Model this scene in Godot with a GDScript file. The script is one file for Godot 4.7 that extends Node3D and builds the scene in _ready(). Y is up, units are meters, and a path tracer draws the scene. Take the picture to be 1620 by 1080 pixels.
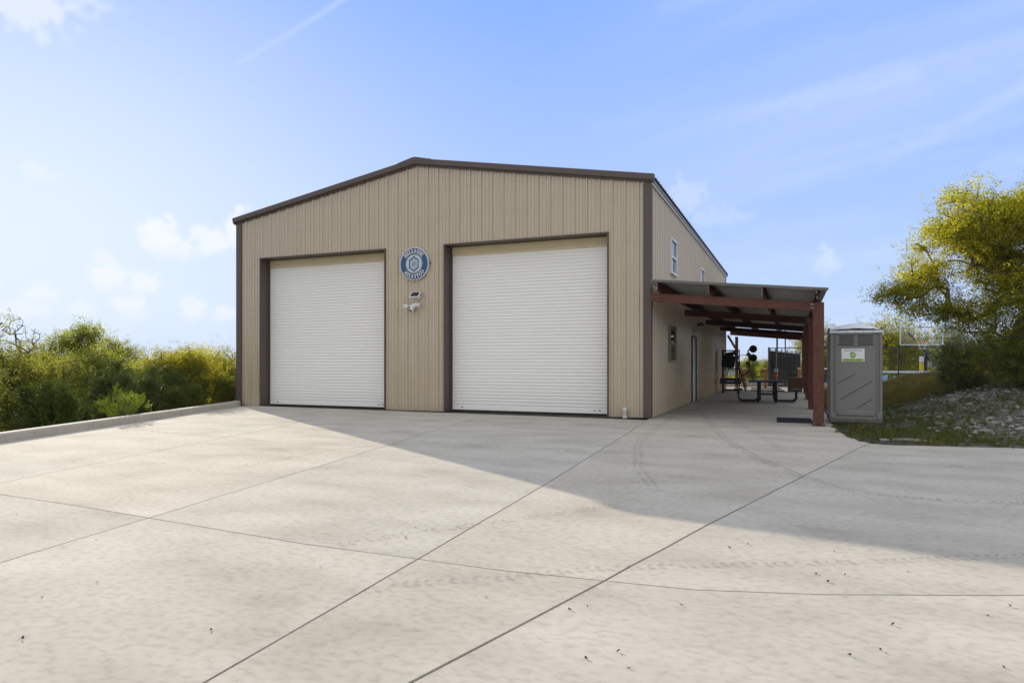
extends Node3D

# ------------------------------------------------------------------ helpers
var M := {}
var taken := {}
var rng := RandomNumberGenerator.new()
var lump := FastNoiseLite.new()

func lin(r: float, g: float, b: float) -> Color:
	return Color(r, g, b).linear_to_srgb()

func noise_tex(seed_: int, freq: float, size: int, stops: Array, octaves := 4, kind := FastNoiseLite.TYPE_SIMPLEX_SMOOTH, warp := 0.0) -> NoiseTexture2D:
	var n := FastNoiseLite.new()
	n.seed = seed_
	n.noise_type = kind
	n.frequency = freq
	n.fractal_octaves = octaves
	if warp > 0.0:
		n.domain_warp_enabled = true
		n.domain_warp_amplitude = warp
		n.domain_warp_frequency = freq * 0.7
	var t := NoiseTexture2D.new()
	t.width = size
	t.height = size
	t.seamless = true
	t.noise = n
	if stops.size() > 0:
		var g := Gradient.new()
		var offs := PackedFloat32Array()
		var cols := PackedColorArray()
		for s in stops:
			offs.append(s[0])
			cols.append(s[1])
		g.offsets = offs
		g.colors = cols
		t.color_ramp = g
	return t

func grey(v: float) -> Color:
	return Color(v, v, v)

func mat(called: String, color: Color, rough := 0.7, metal := 0.0) -> StandardMaterial3D:
	var m := StandardMaterial3D.new()
	m.resource_name = called
	m.albedo_color = color
	m.roughness = rough
	m.metallic = metal
	M[called] = m
	return m

func tri(m: StandardMaterial3D, tex: Texture2D, scale_: Vector3, world := true) -> StandardMaterial3D:
	m.albedo_texture = tex
	m.uv1_triplanar = true
	m.uv1_world_triplanar = world
	m.uv1_scale = scale_
	return m

func bump(m: StandardMaterial3D, tex: Texture2D, cm: float) -> void:
	m.heightmap_enabled = true
	m.heightmap_texture = tex
	m.heightmap_scale = cm

func detail(m: StandardMaterial3D, tex: Texture2D, scale_: Vector3) -> void:
	m.detail_enabled = true
	m.detail_albedo = tex
	m.detail_blend_mode = BaseMaterial3D.BLEND_MODE_MUL
	m.detail_uv_layer = BaseMaterial3D.DETAIL_UV_2
	m.uv2_triplanar = true
	m.uv2_world_triplanar = true
	m.uv2_scale = scale_

func numbered(called: String) -> String:
	var n: int = taken.get(called, 0)
	taken[called] = n + 1
	return called if n == 0 else "%s_%03d" % [called, n]

func tag(o: Node3D, label: String, category: String, group := "", kind := "") -> Node3D:
	if label: o.set_meta("label", label)
	if category: o.set_meta("category", category)
	if group: o.set_meta("group", group)
	if kind: o.set_meta("kind", kind)
	return o

func thing(called: String, label: String, category: String, at := Vector3.ZERO, turn := 0.0, group := "") -> Node3D:
	var o := Node3D.new()
	o.name = numbered(called)
	add_child(o)
	o.position = at
	o.rotation.y = turn
	return tag(o, label, category, group)

func mb() -> SurfaceTool:
	var s := SurfaceTool.new()
	s.begin(Mesh.PRIMITIVE_TRIANGLES)
	s.set_smooth_group(-1)
	return s

func put(called: String, mesh: Mesh, m: Material, parent: Node3D = null) -> MeshInstance3D:
	var o := MeshInstance3D.new()
	o.mesh = mesh
	o.material_override = null
	for k in mesh.get_surface_count():
		o.set_surface_override_material(k, m)
	if parent == null:
		o.name = numbered(called)
		add_child(o)
	else:
		o.name = called
		parent.add_child(o, true)
	return o

func build(s: SurfaceTool, called: String, m: Material, parent: Node3D = null) -> MeshInstance3D:
	s.generate_normals()
	return put(called, s.commit(), m, parent)

func quad(s: SurfaceTool, a: Vector3, b: Vector3, c: Vector3, d: Vector3) -> void:
	# corners counter-clockwise as seen from the front
	for p in [a, c, b, a, d, c]:
		s.add_vertex(p)

func box(s: SurfaceTool, c: Vector3, size: Vector3, b := Basis(), ch := 0.0) -> void:
	var h := size * 0.5
	if ch <= 0.0:
		var v := []
		for k in 8:
			v.append(c + b * Vector3(h.x * (1 if k & 1 else -1), h.y * (1 if k & 2 else -1), h.z * (1 if k & 4 else -1)))
		quad(s, v[4], v[5], v[7], v[6]); quad(s, v[1], v[0], v[2], v[3])
		quad(s, v[5], v[1], v[3], v[7]); quad(s, v[0], v[4], v[6], v[2])
		quad(s, v[6], v[7], v[3], v[2]); quad(s, v[0], v[1], v[5], v[4])
		return
	# chamfered: rings up the y axis with cut corners
	var rings := []
	for lv in [[-h.y, ch], [-h.y + ch, 0.0], [h.y - ch, 0.0], [h.y, ch]]:
		var r := []
		var x: float = h.x - lv[1]
		var z: float = h.z - lv[1]
		for p in [Vector2(x - ch, z), Vector2(x, z - ch), Vector2(x, -z + ch), Vector2(x - ch, -z), Vector2(-x + ch, -z), Vector2(-x, -z + ch), Vector2(-x, z - ch), Vector2(-x + ch, z)]:
			r.append(c + b * Vector3(p.x, lv[0], p.y))
		rings.append(r)
	for k in 3:
		for i in 8:
			var j := (i + 1) % 8
			quad(s, rings[k][i], rings[k][j], rings[k + 1][j], rings[k + 1][i])
	for i in range(1, 7):
		for p in [rings[3][0], rings[3][i + 1], rings[3][i]]: s.add_vertex(p)
		for p in [rings[0][0], rings[0][i], rings[0][i + 1]]: s.add_vertex(p)

func bar(s: SurfaceTool, a: Vector3, b: Vector3, w: float, h: float, ch := 0.0, up := Vector3.UP) -> void:
	# a straight bar from a to b: w across, h along "up"
	var d := (b - a)
	var y := d.normalized()
	var z := up - y * up.dot(y)
	if z.length() < 1e-3: z = Vector3(0, 0, 1) - y * y.z
	z = z.normalized()
	var x := y.cross(z)
	box(s, (a + b) * 0.5, Vector3(w, d.length(), h), Basis(x, y, z), ch)

func tube(s: SurfaceTool, pts: Array, r0: float, r1 := -1.0, sides := 8, caps := true) -> void:
	if r1 < 0.0: r1 = r0
	s.set_smooth_group(1)
	var rings := []
	var n := pts.size()
	var ref := Vector3(0.31, 0.17, 0.93)
	for k in n:
		var t: Vector3 = (pts[mini(k + 1, n - 1)] - pts[maxi(k - 1, 0)]).normalized()
		var x := t.cross(ref)
		if x.length() < 0.1: x = t.cross(Vector3.UP)
		x = x.normalized()
		var y := x.cross(t).normalized()
		var r: float = lerpf(r0, r1, float(k) / maxf(1.0, n - 1.0))
		var ring := []
		for i in sides:
			var a := TAU * i / sides
			ring.append(pts[k] + (x * cos(a) + y * sin(a)) * r)
		rings.append(ring)
	for k in n - 1:
		for i in sides:
			var j := (i + 1) % sides
			quad(s, rings[k][j], rings[k][i], rings[k + 1][i], rings[k + 1][j])
	s.set_smooth_group(-1)
	if caps:
		for i in range(1, sides - 1):
			for p in [rings[n - 1][0], rings[n - 1][i], rings[n - 1][i + 1]]: s.add_vertex(p)
			for p in [rings[0][0], rings[0][i + 1], rings[0][i]]: s.add_vertex(p)

func lathe(s: SurfaceTool, prof: Array, at := Vector3.ZERO, b := Basis(), sides := 24) -> void:
	# prof: [radius, height] pairs from bottom to top, turned about the basis' y axis
	for k in prof.size() - 1:
		s.set_smooth_group(k + 2)
		for i in sides:
			var a0 := TAU * i / sides
			var a1 := TAU * (i + 1) / sides
			var p0: Array = prof[k]
			var p1: Array = prof[k + 1]
			quad(s, at + b * Vector3(p0[0] * sin(a0), p0[1], p0[0] * cos(a0)), at + b * Vector3(p0[0] * sin(a1), p0[1], p0[0] * cos(a1)),
				at + b * Vector3(p1[0] * sin(a1), p1[1], p1[0] * cos(a1)), at + b * Vector3(p1[0] * sin(a0), p1[1], p1[0] * cos(a0)))
	s.set_smooth_group(-1)

func slab_mesh(s: SurfaceTool, poly: PackedVector2Array, y: float, thick: float) -> void:
	# poly holds (x, z); flat top at y with side walls
	if Geometry2D.is_polygon_clockwise(poly):
		poly.reverse()
	var ix := Geometry2D.triangulate_polygon(poly)
	for k in range(0, ix.size(), 3):
		var a := poly[ix[k]]
		var b := poly[ix[k + 1]]
		var c := poly[ix[k + 2]]
		if (b - a).cross(c - a) < 0.0:
			var t := b
			b = c
			c = t
		for p in [a, b, c]:
			s.add_vertex(Vector3(p.x, y, p.y))
	for k in poly.size():
		var a := poly[k]
		var b := poly[(k + 1) % poly.size()]
		quad(s, Vector3(a.x, y, a.y), Vector3(a.x, y - thick, a.y), Vector3(b.x, y - thick, b.y), Vector3(b.x, y, b.y))

# ribbed metal sheet: profile runs along U, length along V, ribs stand out along N
const RIB := [[0.0, 0.036], [0.014, 0.036], [0.034, 0.0], [0.095, 0.0], [0.101, 0.011], [0.119, 0.011], [0.125, 0.0], [0.180, 0.0], [0.186, 0.011], [0.204, 0.011], [0.210, 0.0], [0.271, 0.0], [0.291, 0.036], [0.305, 0.036]]
func rib_at(u: float) -> float:
	var t := fposmod(u, 0.305)
	for k in RIB.size() - 1:
		if t <= RIB[k + 1][0]:
			return lerpf(RIB[k][1], RIB[k + 1][1], (t - RIB[k][0]) / (RIB[k + 1][0] - RIB[k][0]))
	return 0.036

func ribbed(s: SurfaceTool, o: Vector3, U: Vector3, V: Vector3, N: Vector3, u0: float, u1: float, top: Callable, holes := []) -> void:
	var cuts := [u0, u1]
	for k in range(int(floor(u0 / 0.305)), int(ceil(u1 / 0.305)) + 1):
		for r in RIB:
			var u: float = k * 0.305 + r[0]
			if u > u0 + 1e-4 and u < u1 - 1e-4: cuts.append(u)
	for h in holes:
		for u in [h.position.x, h.end.x]:
			if u > u0 + 1e-4 and u < u1 - 1e-4: cuts.append(u)
	cuts.sort()
	for k in cuts.size() - 1:
		var a: float = cuts[k]
		var b: float = cuts[k + 1]
		if b - a < 1e-4: continue
		var spans := [[0.0, -1.0]]
		for h in holes:
			var mid := (a + b) * 0.5
			if mid > h.position.x and mid < h.end.x:
				var kept := []
				for sp in spans:
					var hi: float = sp[1] if sp[1] >= 0.0 else 1e9
					if h.position.y > sp[0]: kept.append([sp[0], minf(h.position.y, hi)])
					if h.end.y < hi: kept.append([maxf(h.end.y, sp[0]), sp[1]])
				spans = kept
		for sp in spans:
			var ta: float = sp[1] if sp[1] >= 0.0 else top.call(a)
			var tb: float = sp[1] if sp[1] >= 0.0 else top.call(b)
			if ta <= sp[0]: continue
			var pa: Vector3 = o + U * a + N * rib_at(a)
			var pb: Vector3 = o + U * b + N * rib_at(b)
			quad(s, pa + V * sp[0], pb + V * sp[0], pb + V * tb, pa + V * ta)

# ------------------------------------------------------------------ ground
const DRIVE := [[-11.75, 0.42], [-9.70, 5.72], [-8.60, 8.63], [-5.40, 17.0], [-3.0, 26.0], [30.0, 26.0], [30.0, 0.6], [14.0, 2.4], [9.0, 2.95], [6.15, 3.2], [5.16, 3.36], [4.39, 3.50], [4.14, 3.43], [3.99, 3.05], [3.85, 2.4], [3.78, 1.6], [3.74, 0.62], [-11.75, 0.0]]
var drive_poly := PackedVector2Array()
var pad_poly := PackedVector2Array([Vector2(-12.6, -21.6), Vector2(-12.6, 0.3), Vector2(3.74, 0.7), Vector2(3.74, -21.6)])

func sst(a: float, b: float, x: float) -> float:
	var t := clampf((x - a) / (b - a), 0.0, 1.0)
	return t * t * (3.0 - 2.0 * t)

func out_of(poly: PackedVector2Array, p: Vector2) -> float:
	var d := 1e9
	for k in poly.size():
		d = minf(d, p.distance_to(Geometry2D.get_closest_point_to_segment(p, poly[k], poly[(k + 1) % poly.size()])))
	return -d if Geometry2D.is_point_in_polygon(p, poly) else d

func ground_h(x: float, z: float) -> float:
	var h := 0.0
	var dl := (x + 11.67) * -0.933 + (z - 0.46) * 0.359
	if z < 0.0: dl = maxf(-12.2 - x, dl - 100.0)
	if dl > 0.0:
		h -= 1.75 * sst(0.15, 6.5, dl) + 0.055 * maxf(0.0, dl - 6.0)
	var z0 := lerpf(-21.9, -64.0, sst(-1.5, 1.5, x))
	if z < z0:
		h -= 1.3 * sst(0.0, 9.0, z0 - z) + 0.05 * maxf(0.0, z0 - z - 8.0)
	if x > 4.0:
		h += 0.72 * sst(4.3, 7.8, x) * sst(2.6, -4.5, z) * (1.0 - sst(-13.0, -21.0, z))
		h -= 0.04 * maxf(0.0, x - 45.0)
	var rough := lump.get_noise_2d(x * 6.0, z * 6.0)
	var flat_ := 1.0
	if x > -14.0 and x < 34.0 and z > -26.0 and z < 28.0:
		var p := Vector2(x, z)
		var d := minf(out_of(drive_poly, p), out_of(pad_poly, p))
		flat_ = sst(0.1, 2.0, d)
		h = lerpf(-0.14, h + 0.012, sst(-0.2, 0.0, d)) if d < 0.1 else h + 0.012
	elif x > 1.0 and x < 30.0 and z > -64.0 and z < -22.0:
		flat_ = 0.15
	h += rough * 0.10 * flat_
	h = maxf(h, -36.0 + rough * 3.0)
	return h

func soil_at(x: float, z: float, h: float) -> Color:
	var a := lump.get_noise_2d(x * 9.0 + 40.0, z * 9.0) * 0.5 + 0.5
	var b := lump.get_noise_2d(x * 3.0 - 70.0, z * 3.0 + 20.0) * 0.5 + 0.5
	var c := Color(0.085, 0.075, 0.045).lerp(Color(0.07, 0.085, 0.03), a)
	if x > 3.5 and z > -14.0 and z < 4.0 and x < 20.0:
		var rubble := sst(5.0, 7.5, x + b * 1.6) * sst(-7.0, -3.5, z)
		c = Color(0.085, 0.08, 0.05).lerp(Color(0.20, 0.185, 0.15), clampf(rubble * (0.25 + 0.8 * a), 0, 1))
	elif z < -19.0 and z > -23.5 and absf(x) < 24.0:
		c = Color(0.24, 0.20, 0.15)
	elif x * x + z * z > 3600.0:
		c = Color(0.05, 0.058, 0.028).lerp(Color(0.09, 0.085, 0.04), b)
	return c

# ------------------------------------------------------------------ plants
func leaf_mesh(n: int, length: float, width: float, spread: float, seed_: int, lean := 0.6) -> ArrayMesh:
	var r := RandomNumberGenerator.new()
	r.seed = seed_
	var s := mb()
	for k in n:
		var a := r.randf() * TAU
		var up := r.randf_range(-0.35, 1.0) * lean
		var d := Vector3(cos(a), up, sin(a)).normalized()
		var base := Vector3(r.randf_range(-1, 1), r.randf_range(-1, 1), r.randf_range(-1, 1)) * spread
		var side := d.cross(Vector3(r.randf_range(-1, 1), 1.0, r.randf_range(-1, 1))).normalized()
		var nrm := side.cross(d).normalized()
		var l := length * r.randf_range(0.7, 1.25)
		var w := width * r.randf_range(0.8, 1.2) * 0.5
		var m := base + d * l * 0.5 - nrm * w * 0.35
		var tip := base + d * l
		for p in [base, tip, m + side * w + nrm * w * 0.4, base, m - side * w + nrm * w * 0.4, tip]:
			s.add_vertex(p)
	s.generate_normals()
	return s.commit()

func spray_mesh(seed_: int) -> ArrayMesh:
	# a feathery juniper spray: a curved spine with short needles all round
	var r := RandomNumberGenerator.new()
	r.seed = seed_
	var s := mb()
	for f in 5:
		var a := r.randf() * TAU
		var d := Vector3(cos(a) * 0.6, 1.0, sin(a) * 0.6).normalized()
		var start := Vector3(r.randf_range(-1, 1), r.randf_range(-1, 0.4), r.randf_range(-1, 1)) * 0.25
		var ln := r.randf_range(0.55, 1.0)
		for k in 9:
			var t := k / 9.0
			var p := start + d * ln * t
			var b := r.randf() * TAU
			var o := (Vector3(cos(b), 0.7, sin(b)) + d * 0.7).normalized()
			var l := 0.26 * (1.0 - 0.55 * t)
			var side := o.cross(Vector3(sin(b), 0.3, cos(b))).normalized() * 0.030
			for q in [p - side, p + o * l, p + side]:
				s.add_vertex(q)
	s.generate_normals()
	return s.commit()

var leaf_meshes := {}

func crown_copies(called: String, mesh: Mesh, places: Array, m: Material, parent: Node3D) -> MultiMeshInstance3D:
	var mm := MultiMesh.new()
	mm.transform_format = MultiMesh.TRANSFORM_3D
	mm.use_colors = true
	mm.mesh = mesh
	mm.instance_count = places.size()
	for k in places.size():
		mm.set_instance_transform(k, places[k][0])
		mm.set_instance_color(k, places[k][1])
	var o := MultiMeshInstance3D.new()
	o.multimesh = mm
	o.material_override = m
	if parent:
		o.name = called
		parent.add_child(o, true)
	else:
		o.name = numbered(called)
		add_child(o)
	return o

func turned(r: RandomNumberGenerator, size: float, tilt := 0.6) -> Basis:
	return (Basis(Vector3.UP, r.randf() * TAU) * Basis(Vector3(1, 0, 0), r.randf_range(-tilt, tilt)) * Basis(Vector3(0, 0, 1), r.randf_range(-tilt, tilt))).scaled(Vector3.ONE * size)

# lobes: [centre, radii] relative to the base; tips of twigs are spread through them, joined back to the trunk, and hung with leaf sprigs
func grow(called: String, label: String, category: String, group: String, base: Vector3, lobes: Array, fork: Vector3, trunk_r: float, tips: int, sprigs: int, size: float, kind: String, tints: Array, seed_: int, bare := 0.0, loose := 0.22, gap := -0.22) -> Node3D:
	var t := thing(called, label, category, base, 0.0, group)
	var r := RandomNumberGenerator.new()
	r.seed = seed_
	var vol := []
	var total := 0.0
	for lb in lobes:
		var v: Vector3 = lb[1]
		total += pow(v.x * v.y * v.z, 0.8)
		vol.append(total)
	var ends := []
	var tries := 0
	while ends.size() < tips and tries < tips * 12:
		tries += 1
		var pick := r.randf() * total
		var k := 0
		while vol[k] < pick: k += 1
		var d := Vector3(r.randfn(), r.randfn(), r.randfn()).normalized() * pow(r.randf(), 0.42)
		var p: Vector3 = lobes[k][0] + d * lobes[k][1]
		if lump.get_noise_3dv((p + base) * 38.0) < gap: continue
		if p.y < 0.1: continue
		ends.append(p)
	var nodes := [Vector3.ZERO]
	var up := [-1]
	for k in range(1, 4):
		var f := k / 3.0
		nodes.append(fork * f + Vector3(r.randf_range(-1, 1), 0, r.randf_range(-1, 1)) * trunk_r * (1.0 if k < 3 else 0.0))
		up.append(nodes.size() - 2)
	ends.sort_custom(func(a, b): return a.distance_squared_to(fork) < b.distance_squared_to(fork))
	var tip_nodes := []
	for e in ends:
		var best := 3
		var bd := 1e9
		for k in range(2, nodes.size()):
			var d: float = e.distance_to(nodes[k]) + 0.12 * nodes[k].distance_to(fork)
			if d < bd and d > 0.05:
				bd = d
				best = k
		var a: Vector3 = nodes[best]
		var ln: float = a.distance_to(e)
		var at := best
		var steps := 1 + int(ln > 0.35) + int(ln > 0.9) + int(ln > 1.6)
		for k in range(1, steps + 1):
			var f := float(k) / steps
			var p: Vector3 = a.lerp(e, f) + Vector3(0, sin(f * PI) * ln * 0.10, 0)
			if k < steps: p += Vector3(r.randfn(), r.randfn(), r.randfn()) * ln * 0.07
			nodes.append(p)
			up.append(at)
			at = nodes.size() - 1
		tip_nodes.append(at)
	var carried := PackedFloat32Array()
	carried.resize(nodes.size())
	for k in range(nodes.size() - 1, 0, -1):
		if carried[k] == 0.0: carried[k] = 1.0
		carried[up[k]] += carried[k]
	var s := mb()
	var tr := mb()
	var scale_r: float = trunk_r / pow(maxf(carried[3], 1.0), 0.46)
	for k in range(1, nodes.size()):
		var ra: float = maxf(0.006, scale_r * pow(maxf(carried[up[k]] if up[k] >= 3 or k > 3 else carried[3] * 1.25, 1.0), 0.46))
		var rb: float = maxf(0.004, scale_r * pow(carried[k], 0.46))
		if up[k] >= 3: ra = minf(ra, rb * 1.35)
		if k <= 3: tube(tr, [nodes[up[k]], nodes[k]], ra * (1.25 if k == 1 else 1.0), rb, 9, false)
		else: tube(s, [nodes[up[k]], nodes[k]], ra, rb, 5 if rb > 0.02 else 4, false)
	build(tr, "trunk", M.bark, t)
	build(s, "branches", M.bark, t)
	if sprigs > 0:
		var places := []
		for p in ends:
			if r.randf() < bare: continue
			var tone := r.randf()
			for k in int(sprigs * 1.5):
				var off := Vector3(r.randfn(), r.randfn() * 0.75, r.randfn()) * loose
				var c: Color = tints[0].lerp(tints[1], clampf(tone * 0.6 + r.randf() * 0.5, 0, 1))
				places.append([Transform3D(turned(r, size * r.randf_range(0.7, 1.3)), p + off), c])
		crown_copies("crown", leaf_meshes[kind], places, M[kind + "_leaf"], t).set_meta("kind", "stuff")
	return t

func juniper(called: String, label: String, group: String, base: Vector3, w: float, h: float, count: int, size: float, tints: Array, seed_: int, clumps := 7) -> Node3D:
	var t := thing(called, label, "shrub", base, 0.0, group)
	var r := RandomNumberGenerator.new()
	r.seed = seed_
	var s := mb()
	var places := []
	var heads := []
	for k in clumps:
		var a := TAU * k / clumps + r.randf_range(-0.4, 0.4)
		var f := sqrt(r.randf()) * 0.62
		heads.append([Vector3(cos(a) * f * w, h * r.randf_range(0.62, 1.0) * (1.0 - 0.35 * f), sin(a) * f * w), r.randf()])
	for hd in heads:
		var tip: Vector3 = hd[0]
		tube(s, [Vector3.ZERO, Vector3(tip.x * 0.5, tip.y * 0.4, tip.z * 0.5), tip * 0.95], 0.035 * h, 0.008, 5, false)
		for k in count / clumps:
			var f := pow(r.randf(), 0.7)
			var rad: float = w * 0.52 * (1.05 - f) + 0.03
			var a := r.randf() * TAU
			var q := sqrt(r.randf())
			var c := Vector3(tip.x * (0.4 + 0.6 * f), tip.y * (0.04 + 0.96 * f), tip.z * (0.4 + 0.6 * f))
			var p := c + Vector3(cos(a), 0, sin(a)) * rad * q
			var b := Basis(Quaternion(Vector3.UP, (Vector3(cos(a) * 0.8 * q, 0.8, sin(a) * 0.8 * q)).normalized())) * turned(r, size * r.randf_range(0.7, 1.25), 0.35)
			places.append([Transform3D(b, p), tints[0].lerp(tints[1], clampf(hd[1] * 0.5 + r.randf() * 0.5, 0, 1))])
	build(s, "stems", M.bark, t)
	crown_copies("foliage", leaf_meshes["juniper"], places, M.juniper_leaf, t).set_meta("kind", "stuff")
	return t

# ------------------------------------------------------------------ sky
func sky_image() -> Image:
	var W := 2048
	var Hh := 1024
	var im := Image.create(W, Hh, false, Image.FORMAT_RGBAF)
	var n1 := FastNoiseLite.new()
	n1.seed = 11
	n1.frequency = 0.13
	n1.fractal_gain = 0.58
	n1.fractal_octaves = 5
	var n2 := FastNoiseLite.new()
	n2.seed = 29
	n2.frequency = 0.035
	n2.fractal_octaves = 5
	n2.domain_warp_enabled = true
	n2.domain_warp_amplitude = 14.0
	n2.domain_warp_frequency = 0.03
	# cumulus: azimuth (degrees clockwise from -z), elevation, half width, half height, strength
	var puffs := [
		[-50.0, 9.1, 1.9, 1.7, 0.95], [-48.9, 8.5, 1.5, 1.2, 0.8], [-46.3, 9.0, 1.5, 1.5, 0.9], [-44.6, 10.0, 1.3, 1.9, 0.95], [-47.3, 9.6, 1.0, 0.9, 0.8],
		[-53.4, 6.1, 1.6, 1.4, 0.85], [-51.3, 5.7, 1.7, 1.0, 0.8], [-52.0, 4.0, 1.4, 1.1, 0.75], [-47.8, 3.9, 1.5, 1.2, 0.75], [-45.6, 3.7, 1.4, 0.9, 0.65],
		[-57.3, 4.6, 1.6, 0.9, 0.55], [-58.7, 3.4, 2.0, 0.9, 0.5], [-55.0, 3.6, 1.2, 0.8, 0.45], [-57.5, 12.9, 1.3, 0.7, 0.35], [-53.7, 7.3, 1.0, 0.7, 0.5],
		[-58.5, 23.2, 3.6, 2.4, 0.7], [-55.0, 24.6, 2.4, 1.8, 0.45], [2.4, 7.6, 1.1, 1.3, 0.35], [-8.2, 13.2, 2.2, 1.7, 0.30], [-5.5, 11.5, 3.5, 0.9, 0.22],
		[70.0, 9.0, 6.0, 3.0, 0.7], [95.0, 7.0, 8.0, 3.0, 0.8], [140.0, 10.0, 9.0, 4.0, 0.8], [185.0, 7.0, 8.0, 3.0, 0.8], [230.0, 9.0, 9.0, 4.0, 0.8], [262.0, 8.0, 7.0, 3.0, 0.8], [35.0, 4.0, 5.0, 1.4, 0.4]]
	# contrails: two ends (azimuth, elevation), half width, strength
	var trails := [[-44.5, 22.3, -34.2, 29.0, 0.16, 0.28], [-20.2, 29.0, -12.0, 30.2, 0.20, 0.55], [-10.0, 27.0, -2.0, 27.9, 0.5, 0.15], [6.0, 14.5, 16.0, 18.5, 0.5, 0.16], [-16.0, 19.0, 8.0, 20.0, 0.6, 0.10]]
	for y in Hh:
		var el := 90.0 - 180.0 * (y + 0.5) / Hh
		for x in W:
			var az := wrapf(360.0 * (x + 0.5) / W, -180.0, 180.0)
			if el < -3.0:
				im.set_pixel(x, y, Color(0.26, 0.25, 0.22, 1))
				continue
			var e := maxf(el, 0.0)
			var t := clampf(e / 27.0, 0.0, 1.0)
			var c := Color(0.52, 0.68, 0.97).lerp(Color(0.225, 0.415, 0.93), pow(t, 0.9))
			if e > 27.0: c = Color(0.225, 0.415, 0.93).lerp(Color(0.16, 0.33, 0.80), (e - 27.0) / 63.0)
			# paler towards the sun's side and near the horizon haze
			var ds := absf(wrapf(az + 62.0, -180.0, 180.0))
			var pale := exp(-pow(ds / 29.0, 2.0)) * exp(-pow((e - 6.0) / 22.0, 2.0)) * 0.78
			c = c.lerp(Color(0.88, 0.95, 1.04), pale)
			c = c.lerp(Color(0.66, 0.78, 1.0), exp(-e / 5.0) * 0.55)
			var vx := e * 0.0
			var dir := Vector3(sin(deg_to_rad(az)) * cos(deg_to_rad(e)), sin(deg_to_rad(e)), -cos(deg_to_rad(az)) * cos(deg_to_rad(e)))
			# high thin cirrus laid on a plane far up
			if e > 1.0:
				var pl := dir / (dir.y + 0.12) * 6.0
				var sx := pl.x * 0.92 + pl.z * 0.38
				var sz := -pl.x * 0.38 + pl.z * 0.92
				var ci := n2.get_noise_3d(sx * 1.3, sz * 4.2, 3.0) * 0.5 + 0.5
				var side := 0.12 + 0.88 * sst(-24.0, 6.0, az) if az > -90.0 and az < 60.0 else 0.9
				ci = clampf((ci - 0.36) * 1.5, 0.0, 1.0) * side
				c = c.lerp(Color(0.80, 0.87, 1.02), ci * 0.50)
			# white haze added outside the view to whiten and brighten the sky light
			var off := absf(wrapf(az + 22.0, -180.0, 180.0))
			var added_veil := maxf(sst(32.0, 58.0, e), sst(42.0, 85.0, off))
			c = c.lerp(Color(0.90, 0.90, 0.92), added_veil * 0.86)
			for tr in trails:
				var a := Vector2(tr[0], tr[1])
				var b := Vector2(tr[2], tr[3])
				var p := Vector2(az, el)
				if p.x < a.x - 2.0 or p.x > b.x + 2.0: continue
				var q := Geometry2D.get_closest_point_to_segment(p, a, b)
				var dd: float = p.distance_to(q) / tr[4]
				if dd < 3.0:
					c = c.lerp(Color(0.92, 0.96, 1.04), exp(-dd * dd) * tr[5] * (0.35 + 0.65 * (q - a).length() / (b - a).length()))
			var cover := 0.0
			var shade := 0.0
			for pf in puffs:
				var u: float = wrapf(az - pf[0], -180.0, 180.0) / (pf[2] * 0.86)
				var v: float = (el - pf[1]) / pf[3]
				if absf(u) > 2.0 or absf(v) > 2.0: continue
				if v < 0.0: v *= 1.25
				var fall: float = 1.0 - sqrt(u * u + v * v)
				var nz := n1.get_noise_3d(az * 7.0, el * 8.0, pf[0])
				var k: float = sst(0.0, 0.62, fall * 1.1 + nz * 1.0 + 0.10) * pf[4]
				if k > cover:
					cover = k
					shade = clampf(-v * 0.5 + nz * 0.3, 0.0, 0.6)
			if cover > 0.0:
				c = c.lerp(Color(0.95, 0.95, 1.0).lerp(Color(0.76, 0.82, 0.97), shade), cover * 0.72)
			c.a = 1.0
			im.set_pixel(x, y, c)
	return im

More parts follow.
